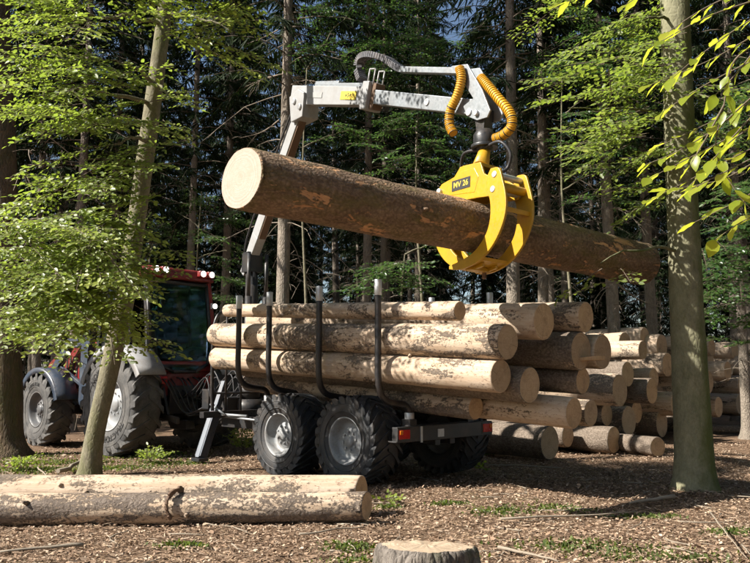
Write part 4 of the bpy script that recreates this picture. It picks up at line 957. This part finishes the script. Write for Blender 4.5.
# rear fenders and front mudguards
def guard(name, cx, cz_, r, y0, y1, a0, a1, mat, th=.03, n=16, lip=.09):
    vs = []; mb = MB()
    for i in range(n + 1):
        a = a0 + (a1 - a0) * i / n
        for rr2, y in ((r, y0), (r, y1), (r + th, y1), (r + th, y0)): vs.append((cx + rr2 * math.cos(a), y, cz_ + rr2 * math.sin(a)))
    fs = [(i * 4 + j, i * 4 + (j + 1) % 4, i * 4 + 4 + (j + 1) % 4, i * 4 + 4 + j) for i in range(n) for j in range(4)] + [(0, 1, 2, 3), (n * 4 + 3, n * 4 + 2, n * 4 + 1, n * 4)]
    mb.add(vs, fs, 0, True)
    vs2 = []
    for i in range(n + 1):
        a = a0 + (a1 - a0) * i / n
        for rr2 in (r - lip, r + th):
            for y in (y1 - .015, y1 + .006): vs2.append((cx + rr2 * math.cos(a), y, cz_ + rr2 * math.sin(a)))
    fs2 = [(i * 4 + a, i * 4 + b, i * 4 + 4 + b, i * 4 + 4 + a) for i in range(n) for a, b in ((0, 1), (1, 3), (3, 2), (2, 0))]
    mb.add(vs2, fs2, 0, True); return mb.build(name, mat, TC)
for sg in (1, -1):
    guard('rear_fender', 0, .885, 1.02, .62 * sg, 1.16 * sg, R(20), R(150), M['grey'])
    guard('front_mudguard', 2.72, .705, .80, .66 * sg, 1.10 * sg, R(30), R(165), M['darkblue'])
    mb = MB(); mb.beam((2.72, .62 * sg, .75), (2.72, .95 * sg, 1.52), .05, .05); mb.beam((2.1, .6 * sg, .8), (2.25, 1.0 * sg, 1.3), .05, .05); mb.build('mudguard_bracket', M['darkblue'], TC)
# loader consoles and arms
for sg in (1, -1):
    mb = MB(); mb.beam((1.75, .62 * sg, .8), (1.72, .62 * sg, 2.02), .14, .26); mb.beam((1.55, .62 * sg, 2.05), (2.35, .64 * sg, 2.0), .12, .18); mb.beam((2.3, .64 * sg, 2.05), (3.45, .66 * sg, .95), .12, .18); mb.beam((1.9, .62 * sg, 1.2), (2.7, .64 * sg, 1.55), .07, .07); mb.build('loader_arm', M['darkblue'], TC, bevel=.012)
mb = MB(); mb.tube([(1.35, .52, 1.5), (1.35, .52, 3.1), (1.30, .52, 3.2)], .055, 14); mb.build('exhaust_pipe', M['galv'], TC)
# cab
ZR = 3.30
cp = {'br': (-.50, .74, 1.62), 'tr': (-.28, .70, ZR - .15), 'bm': (.30, .80, 1.30), 'tm': (.35, .74, ZR - .12), 'bf': (1.25, .70, 1.35), 'tf': (1.12, .66, ZR - .15)}
q = lambda k, sg: Vector((cp[k][0], cp[k][1] * sg, cp[k][2]))
mb = MB(); mb.box((.35, 0, 1.25), (1.7, 1.5, .5)); mb.box((-.30, 0, 1.55), (.5, 1.42, .22)); cab = mb.build('cab_floor', M['red'], TC, bevel=.05, seg=3)
for sg in (1, -1):
    mb = MB(); mb.beam(q('br', sg), q('tr', sg), *((.05, .07) if sg > 0 else (.09, .13))); mb.build('cab_pillar', M['black' if sg > 0 else 'red'], TC, bevel=.02)
    mb = MB(); mb.beam(q('bf', sg), q('tf', sg), .07, .09); mb.build('cab_pillar', M['black'], TC, bevel=.015)
    mb = MB(); mb.beam(q('bm', sg), q('tm', sg), .05, .07); mb.build('cab_pillar', M['black'], TC, bevel=.012)
    for nm, ks in (('side_window', ('br', 'bm', 'tm', 'tr')), ('door_window', ('bm', 'bf', 'tf', 'tm'))):
        g3 = MB(); pts = [q(k, sg) for k in ks]; g3.add(pts + [p + Vector((0, -.006 * sg, 0)) for p in pts], [(0, 1, 2, 3), (7, 6, 5, 4), (0, 4, 5, 1), (1, 5, 6, 2), (2, 6, 7, 3), (3, 7, 4, 0)], 0, False); go = g3.build(nm, M['glass'], TC)
        fr2 = MB(); 
        for i in range(4): fr2.tube([pts[i], pts[(i + 1) % 4]], .022, 8)
        fr2.build('window_frame', M['black'], go)
rwb = [(-.50, .70, 1.85), (-.55, .52, 1.58), (-.57, .25, 1.45), (-.57, -.25, 1.45), (-.55, -.52, 1.58), (-.50, -.66, 1.85), (-.32, -.64, ZR - .20), (-.32, .68, ZR - .20)]
g3 = MB(); g3.add([Vector(p) for p in rwb] + [Vector(p) + Vector((.006, 0, 0)) for p in rwb], [tuple(range(8)), tuple(range(15, 7, -1))] + [(i, i + 8, (i + 1) % 8 + 8, (i + 1) % 8) for i in range(8)], 0, False); rw = g3.build('rear_window', M['glass'], TC)
fr2 = MB()
for i in range(8): fr2.tube([rwb[i], rwb[(i + 1) % 8]], .034, 8)
fr2.build('window_frame', M['black'], rw)
fw = [(1.26, .64, 1.5), (1.26, -.64, 1.5), (1.13, -.62, ZR - .18), (1.13, .62, ZR - .18)]
g3 = MB(); g3.add([Vector(p) for p in fw] + [Vector(p) + Vector((.006, 0, 0)) for p in fw], [(0, 1, 2, 3), (7, 6, 5, 4), (0, 4, 5, 1), (1, 5, 6, 2), (2, 6, 7, 3), (3, 7, 4, 0)], 0, False); g3.build('windscreen', M['glass'], TC)
mb = MB(); mb.box((.42, 0, ZR - .03), (1.72, 1.58, .22), taper=(.9, .88)); mb.build('cab_roof', M['red'], TC, bevel=.06, seg=3)
for y in (.62, .42, -.42, -.62):
    mb = MB(); mb.box((-.46, y, ZR - .0), (.10, .15, .12)); lo = mb.build('work_lamp', M['red'], TC, bevel=.02); MB().cyl((-.511, y, ZR), (-.522, y, ZR), .055, n=20).build('lens', M['lamp'], lo)
mb = MB(); mb.box((.25, 0, 1.75), (.5, .5, .14)); mb.box((.05, 0, 2.15), (.14, .48, .75)); mb.box((.05, 0, 2.62), (.10, .26, .2)); mb.build('driver_seat', M['seat'], TC, bevel=.04, seg=3)
mb = MB(); mb.beam((1.05, 0, 1.5), (.85, 0, 2.15), .12, .12); mb.lathe([(0, .2), (.012, .22), (0, .24), (-.012, .22), (0, .2)], 24, axis='Z', c=(.82, 0, 2.2)); mb.box((.35, -.45, 1.95), (.5, .14, .10)); mb.build('steering_column', M['seat'], TC)
# rear linkage
mb = MB()
for sg in (1, -1):
    mb.beam((-.2, .38 * sg, .72), (-1.05, .45 * sg, .60), .06, .11); mb.beam((-.35, .36 * sg, 1.42), (-.72, .43 * sg, .68), .05, .05); mb.beam((-.1, .34 * sg, 1.42), (-.50, .36 * sg, 1.46), .07, .09); mb.cyl((-.3, .5 * sg, .95), (-.62, .45 * sg, 1.35), .05, n=12)
mb.beam((-.3, 0, 1.25), (-.85, 0, .95), .05, .05); mb.box((-.42, 0, .95), (.3, .6, .5)); mb.box((-.55, 0, .5), (.5, .18, .16)); mb.build('rear_linkage', M['black'], TC, bevel=.008)
mb = MB()
for k in range(9):
    y = -.5 + .12 * k; mb.tube(smooth_path([(-.45, y, 1.35), (-.75, y + .05, 1.15 + .05 * (k % 3)), (-.95, y * .6, .75 - .05 * (k % 2)), (-1.3, y * .4, .8), (-1.5, y * .3, .95)], 6), .015, 6)
mb.build('hoses', M['hose'], TC)
for y in (.5, -.5): mb = MB(); mb.box((-.62, y, 1.30), (.05, .18, .14)); mb.build('rear_lamp', M['lens_red'], TC, bevel=.01)

# ------------------------------------------------------------------ logs on the trailer
def log_at(px, py, t, hpx, s_far, side, label, end='end', taper=.93, dz=0.27, **kw):
    """right-hand end seen at a pixel; t = where it lies across the load"""
    n = B.copy(); p = on_plane(px, py, T(0, t, 0), n); r = hpx / 2 * p.y / FPX
    s0 = (p - TP).dot(A); z = p.z
    make_log(p, T(s_far, t + kw.pop('dt', 0), z + dz), r, r * taper, M[side], M[end], label, group='logs loaded on the trailer', **kw)
    return p
k = dict(n=48, step=.07)
log_at(476, 408, .88, 24, 3.35, 'log_e', 'low load log just above the trailer rear beam', **k)
log_at(574, 413, 1.22, 31, 3.2, 'log_b', 'pale debarked load log sticking out lowest over the rear beam', **k)
log_at(591, 413, 1.62, 27, 3.3, 'log_a', 'load log tucked beside the pale lowest protruding one', **k)
log_at(501, 376, .30, 34, 3.38, 'log_a', 'lower of the two long half-peeled logs against the near stakes', dz=.27, **k)
log_at(530, 385, .74, 36, 3.2, 'log_c', 'dark-barked load log beside the lower near-stake log', **k)
make_log(T(-1.1, 1.2, 1.33), T(3.3, 1.2, 1.56), .19, .175, M['log_c'], M['end'], 'load log hidden in the middle of the trailer stack', group='logs loaded on the trailer')
log_at(583, 381, 1.72, 27, 3.2, 'log_c', 'slim dark-barked load log under the big dark one', **k)
log_at(508, 342, .27, 36, 3.40, 'log_a', 'upper of the two long half-peeled logs against the near stakes', dz=.27, **k)
make_log(T(-1.5, .72, 1.72), T(3.3, .72, 1.95), .19, .17, M['log_e'], M['end'], 'inner load log behind the upper near-stake log', group='logs loaded on the trailer')
make_log(T(-1.2, 1.12, 1.71), T(3.3, 1.12, 1.94), .19, .17, M['log_e'], M['end'], 'inner load log under the thick top log', group='logs loaded on the trailer')
log_at(581, 351, 1.55, 38, 3.2, 'log_c', 'big dark-barked load log with a splintered lip on its end', **k)
log_at(603, 352, 2.02, 35, 3.2, 'log_b', 'outermost load log on the far side of the trailer', **k)
log_at(460, 311, .30, 20, 3.15, 'log_b', 'short slim pale log lying on top along the near stakes', taper=.85, **k)
log_at(544, 321, .90, 37, 3.2, 'log_b', 'thick pale top log on the trailer load', **k)
log_at(586, 317, 1.62, 31, 3.2, 'log_b', 'pale top log on the far side of the trailer load', **k)
# splintered lip
p = on_plane(596, 358, T(0, 1.62, 0), B); mb = MB(); mb.beam(p + A * .25 + Vector((0, 0, -.02)), p - A * .06, .16, .03, w1=.22, h1=.05, up=Vector((0, 0, 1))); o = mb.build('wood_splinter', M['end'], None, bevel=.004); tag(o, 'flat pale wood splinter jutting from the log ends', 'splinter')

# ------------------------------------------------------------------ log pile behind
SP = -.35
PL = 'log with tan sawn end in the roadside pile behind the trailer'
def pile_label(side, z):
    k = {'log_b': 'pale peeled', 'log_a': 'half-peeled', 'log_e': 'patchy-barked', 'log_c': 'dark-barked'}[side]
    return k + ' log with tan sawn end ' + ('at the foot' if z < .4 else 'on top' if z > 1.55 else 'in the middle') + ' of the roadside pile'
def pile_log(px, py, hpx, so=0.0, side=None, length=5.0, label=PL, grp='logs stacked in the pile', end='end'):
    p = on_plane(px, py, T(SP + so, 0, 0), A); r = hpx / 2 * p.y / FPX
    if p.z < r - .02: p.z = r - .02
    d = (A + B * rnd.gauss(0, .015) + Vector((0, 0, rnd.gauss(0, .008)))).normalized()
    make_log(p, p + d * length, r, r * rnd.uniform(.86, .97), M[side], M[end], pile_label(side, p.z), group=grp, n=30, step=.12, stubs=2, bend=.02)
    t = (p - TP).dot(B); return t, p.z, r
for a in ((550, 443, 33, 0, 'log_c'), (568, 436, 22, .5, 'log_c'), (614, 440, 26, -.1, 'log_c'), (594, 436, 24, .6, 'log_c'), (607, 415, 22, .2, 'log_c'), (629, 421, 29, 0, 'log_e'),
          (620, 390, 32, -.2, 'log_a'), (628, 374, 25, .3, 'log_c'), (652, 391, 26, .1, 'log_c'), (654, 378, 20, .5, 'log_a'), (643, 350, 19, .2, 'log_b'), (637, 412, 22, .8, 'log_c'),
          (662, 424, 26, .6, 'log_e'), (690, 419, 24, .5, 'log_c'), (676, 404, 24, .3, 'log_a'), (700, 400, 22, .6, 'log_e'), (719, 407, 20, .2, 'log_a'), (740, 404, 20, .5, 'log_b'), (762, 405, 22, .4, 'log_a'),
          (683, 388, 22, .7, 'log_a'), (709, 382, 23, .1, 'log_b'), (728, 371, 20, .3, 'log_b'), (742, 386, 21, .6, 'log_a'), (765, 385, 21, .4, 'log_e'), (668, 365, 24, .8, 'log_a'), (690, 366, 22, .6, 'log_b'), (710, 362, 20, .9, 'log_b'), (748, 366, 20, .6, 'log_b'), (770, 366, 20, .5, 'log_b'),
          (662, 346, 24, 1.0, 'log_b'), (686, 346, 22, .9, 'log_b'), (712, 347, 18, .7, 'log_b'), (735, 351, 18, .9, 'log_b'), (625, 345, 26, .8, 'log_b'), (604, 372, 26, .9, 'log_a'), (602, 345, 24, 1.1, 'log_b'), (645, 337, 20, 1.3, 'log_b'), (620, 405, 24, 1.0, 'log_c')):
    pile_log(a[0], a[1], a[2], a[3], a[4])
# logs lying in front of the pile
p = PZ(658, 447, .17); make_log(p, p + (A * .93 - B * -.36).normalized() * 2.6, .17, .15, M['log_c'], M['end'], 'dark broken log lying on the ground at the pile foot', n=28)
p = PZ(762, 430, .10); make_log(p, p + Vector((-2.6, .5, .02)), .10, .085, M['log_c'], M['end'], 'thin grey log lying on the ground right of the mossy beech', n=22)

# ------------------------------------------------------------------ logs and stump in the foreground
pe = PZ(367, 506, .14); make_log(pe, Vector((-4.6, pe.y - .16, .145)), .142, .155, M['log_e'], M['end'], 'long spruce log lying on the ground, front one of two', slant=.4, n=64, step=.05, stubs=7, bend=.02, seed=12.0)
make_log(Vector((pe.x - .06, pe.y + .42, .19)), Vector((-4.6, pe.y + .32, .20)), .19, .205, M['log_a'], M['end'], 'long spruce log lying on the ground, rear one of two', slant=.35, n=56, step=.06, stubs=4, bend=.02, seed=31.0)
mb = MB(); q0 = Vector((P(176, 490, pe.y - .1).x, 0, 0))                 # torn bark strip across the front log
for w, rr3 in ((.05, .012),):
    pts = [Vector((q0.x + .05 * math.sin(a * 1.7), pe.y - .10 + .168 * math.cos(a), .145 + .168 * math.sin(a))) for a in [R(60 + 15 * i) for i in range(11)]]
    for i in range(len(pts) - 1): mb.beam(pts[i], pts[i + 1], w * (1 + .4 * math.sin(i * 2.1)), rr3 * 2, up=Vector((1, 0, 0)))
o = mb.build('bark_strip', M['rust_and_shade'], None, bevel=.004); tag(o, 'torn strip of brown bark hanging over the front ground log', 'bark strip')
sc_ = PZ(426, 546, .24); mb = MB(); n = 140; zs = [-.1, .0, .04, .08, .12, .16, .20, .228, .24]; vs = []
for i, z in enumerate(zs):
    for k_ in range(n):
        a = 2 * math.pi * k_ / n; r = .312 * (1 + .42 * math.exp(-max(0, z + .02) / .09) * (0.7 + .5 * math.sin(a * 5 + 1)) + .05 * math.sin(3 * a + .5) + .03 * math.sin(7 * a)) + .030 * abs(noise.noise(Vector((math.cos(a) * 9, math.sin(a) * 9, z * 2)))) + .014 * noise.noise(Vector((math.cos(a) * 22, math.sin(a) * 22, z * 9)))
        if i == len(zs) - 1: r -= .028
        if i == len(zs) - 2: r -= .012
        vs.append((r * 1.06 * math.cos(a), r * .9 * math.sin(a), z + (.02 * math.cos(a + 2) + .012 * noise.noise(Vector((math.cos(a) * 4, math.sin(a) * 4, 2))) if i > 3 else 0)))
mb.add(vs, [(i * n + k_, i * n + (k_ + 1) % n, (i + 1) * n + (k_ + 1) % n, (i + 1) * n + k_) for i in range(len(zs) - 1) for k_ in range(n)], 0)
rings = [vs[-n:]]
for f_ in (.75, .45, .15):
    rings.append([(x * f_, y * f_, z * 1.0 + .014 * noise.noise(Vector((x * f_ * 9, y * f_ * 30, 1)))) for x, y, z in vs[-n:]])
for i in range(3): mb.add(rings[i] + rings[i + 1], [(k_, (k_ + 1) % n, n + (k_ + 1) % n, n + k_) for k_ in range(n)], 1, True)
mb.add(rings[3], [tuple(range(n))], 1, True)
M['stump'] = bark_mat('stump_bark', (0.09, 0.075, 0.06), (0.28, 0.245, 0.21), moss=(0.06, 0.085, 0.02), moss_amt=0.55, scale=22, bump=0.03, stretch=0.3)
M['stump_top'] = log_end_mat('stump_top_wood', (0.34, 0.25, 0.165), (0.52, 0.41, 0.295))
o = mb.build('tree_stump', [M['stump'], M['stump_top']]); o.location = (sc_.x, sc_.y, 0); tag(o, 'low sawn tree stump with mossy bark in the leaf litter', 'stump')

# ------------------------------------------------------------------ forest floor details
def scatter_litter(name, n, mat, size, label, region, shape='leaf', z0=.006, up=.5, group=None, dens=None):
    lv = Leaves(); x0, x1, y0, y1 = region; c = 0
    while c < n:
        y = y0 + (y1 - y0) * rnd.random() ** 1.5; x = rnd.uniform(x0, x1) * (0.35 + 0.65 * y / y1)
        if dens and rnd.random() > dens(x, y): continue
        a = rnd.uniform(0, 6.28); c += 1
        ax = Vector((math.cos(a), math.sin(a), rnd.gauss(0, up * .5))); nr = Vector((rnd.gauss(0, up), rnd.gauss(0, up), 1)).normalized()
        lv.leaf((x, y, ground_z(x, y) + z0 + rnd.random() * .02), ax, nr, size * rnd.uniform(.5, 1.4), min(1, max(0, rnd.gauss(.5, .27))))
    o = lv.build(name, [mat], None, shape); tag(o, label, 'ground cover', kind='stuff'); return o
scatter_litter('leaf_litter', 120000, M['litter'], .027, 'small dry brown leaf fragments strewn over the forest floor', (-9, 9, 3.6, 17), up=.5)
scatter_litter('leaf_litter', 7000, M['litter'], .048, 'whole curled dry leaves scattered over the forest floor', (-9, 9, 3.6, 15), up=.6)
scatter_litter('needle_litter', 52000, M['litter'], .085, 'thin brown needles and twig bits over the forest floor', (-8, 8, 3.6, 14), shape='needle', up=.3)
scatter_litter('wood_chips', 14000, M['chips'], .055, 'pale wood chips and bark shreds on the ground round the trailer', (-7, 7, 4.5, 13), shape='needle', up=.3, dens=lambda x, y: max(0.1, .5 + 1.6 * noise.noise(Vector((x * .6, y * .6, 4)))))
def grass_patch(n, spots, label, name='moss_and_grass'):
    lv = Leaves()
    for _ in range(n):
        px, py, sx, sy = rnd.choice(spots); c = PZ(px, py); x, y = rnd.gauss(c.x, sx), rnd.gauss(c.y, sy)
        ax = Vector((rnd.gauss(0, .6), rnd.gauss(0, .6), 1)).normalized()
        lv.leaf((x, y, ground_z(x, y) - .005), ax, Vector((rnd.gauss(0, 1), rnd.gauss(0, 1), .3)).normalized(), rnd.uniform(.015, .06), rnd.random())
    o = lv.build(name, [M['grass']], None, 'leaf'); tag(o, label, 'ground cover', kind='stuff')
grass_patch(4200, [(620, 548, .38, .13), (660, 556, .32, .10), (570, 545, .3, .12), (640, 515, .2, .05), (500, 512, .15, .12), (560, 508, .2, .14), (450, 505, .1, .04), (735, 530, .15, .08), (708, 400, .25, .5), (480, 455, .1, .1), (388, 505, .06, .03), (350, 548, .12, .08), (360, 560, .15, .05), (455, 556, .08, .05), (180, 545, .12, .05)], 'bright green moss and small plants in patches on the litter')
grass_patch(6000, [(60, 462, .5, .25), (30, 470, .35, .2), (140, 455, .5, .25), (110, 468, .4, .15), (170, 462, .3, .2), (20, 455, .4, .3)], 'green undergrowth round the foot of the leaning beech', 'undergrowth')
def shrub(px, py, h, w, n, label, mat='leaf', Y=None):
    b = PZ(px, py); root = empty('seedling', Matrix.Translation((b.x, b.y, 0))); tag(root, label, 'plant'); lv = Leaves()
    for _ in range(n):
        a = rnd.uniform(0, 6.28); e = b + Vector((math.cos(a) * w * rnd.random(), math.sin(a) * w * rnd.random(), h * rnd.uniform(.5, 1)))
        lv.spray(b + Vector((0, 0, .02)), e, .16, .06, step=.08, lstep=.05, vb=.65, droop=.05, tw=.004)
    lv.build('foliage', [M[mat], M['twig']], root, world=True)
shrub(243, 452, .55, .45, 14, 'bright green beech seedling between outrigger leg and trailer wheel')
shrub(228, 445, .40, .3, 8, 'small green seedling right beside the outrigger foot')
shrub(20, 470, .30, .4, 10, 'low leafy plant at the foot of the thick brown trunk')
shrub(150, 462, .28, .5, 12, 'low leafy plant between the leaning beech and the rear tractor wheel')
shrub(480, 470, .10, .1, 3, 'tiny green seedling in the sunlit litter behind the trailer')
shrub(388, 503, .08, .08, 3, 'tiny green seedling just right of the ground log ends')
def stick(px0, py0, px1, py1, r, label, z0=.03, z1=.03, mat='deadwood'):
    a, b = PZ(px0, py0, z0), PZ(px1, py1, z1); L = (b - a).length
    pts = [a.lerp(b, k / 7) + Vector((rnd.gauss(0, .015), rnd.gauss(0, .015), abs(rnd.gauss(0, .01)))) * min(1, L) for k in range(8)]
    o = MB().tube(pts, [r * (1 - .08 * k) for k in range(8)], 8, wob=.1).build('fallen_branch', M[mat]); tag(o, label, 'branch')
stick(672, 497, 630, 503, .025, 'crooked root-like branch at the foot of the mossy beech', .05, .02)
stick(712, 513, 745, 560, .008, 'thin pale bare stick lying right of the mossy beech', .12, .02)
stick(742, 545, 752, 556, .008, 'short pale twig lying past the thin bare stick')
stick(60, 472, 100, 452, .035, 'crooked brown branch lying at the foot of the leaning beech', .04, .16)
stick(36, 468, 52, 480, .012, 'thin pale stick lying behind the two ground logs', .10, .02)
stick(500, 520, 640, 512, .012, 'long thin grey branch lying in the litter before the mossy beech')
stick(300, 535, 365, 527, .010, 'thin branch lying just before the front ground log end')
stick(420, 462, 560, 468, .016, 'thin branch lying across the shaded ground behind the trailer wheels')
stick(85, 545, 0, 552, .018, 'brown branch half sunk in the litter before the front ground log')
stick(500, 548, 560, 562, .014, 'splintered root running from the stump into the litter')
g2 = random.Random(3); Lt = 'small dry twig among the leaf litter'
for k_ in range(70):
    x, y = g2.uniform(-4, 5), g2.uniform(5.6, 11); a = g2.uniform(0, 6.28); L = g2.uniform(.15, .55)
    pts = [Vector((x + math.cos(a + .3 * g2.random()) * L * q_, y + math.sin(a) * L * q_, ground_z(x, y) + .02 + .01 * g2.random())) for q_ in (0, .35, .7, 1)]
    o = MB().tube(pts, [.008, .007, .005, .003], 5).build('twig', M['deadwood']); tag(o, Lt, 'twig', 'twigs among the litter')
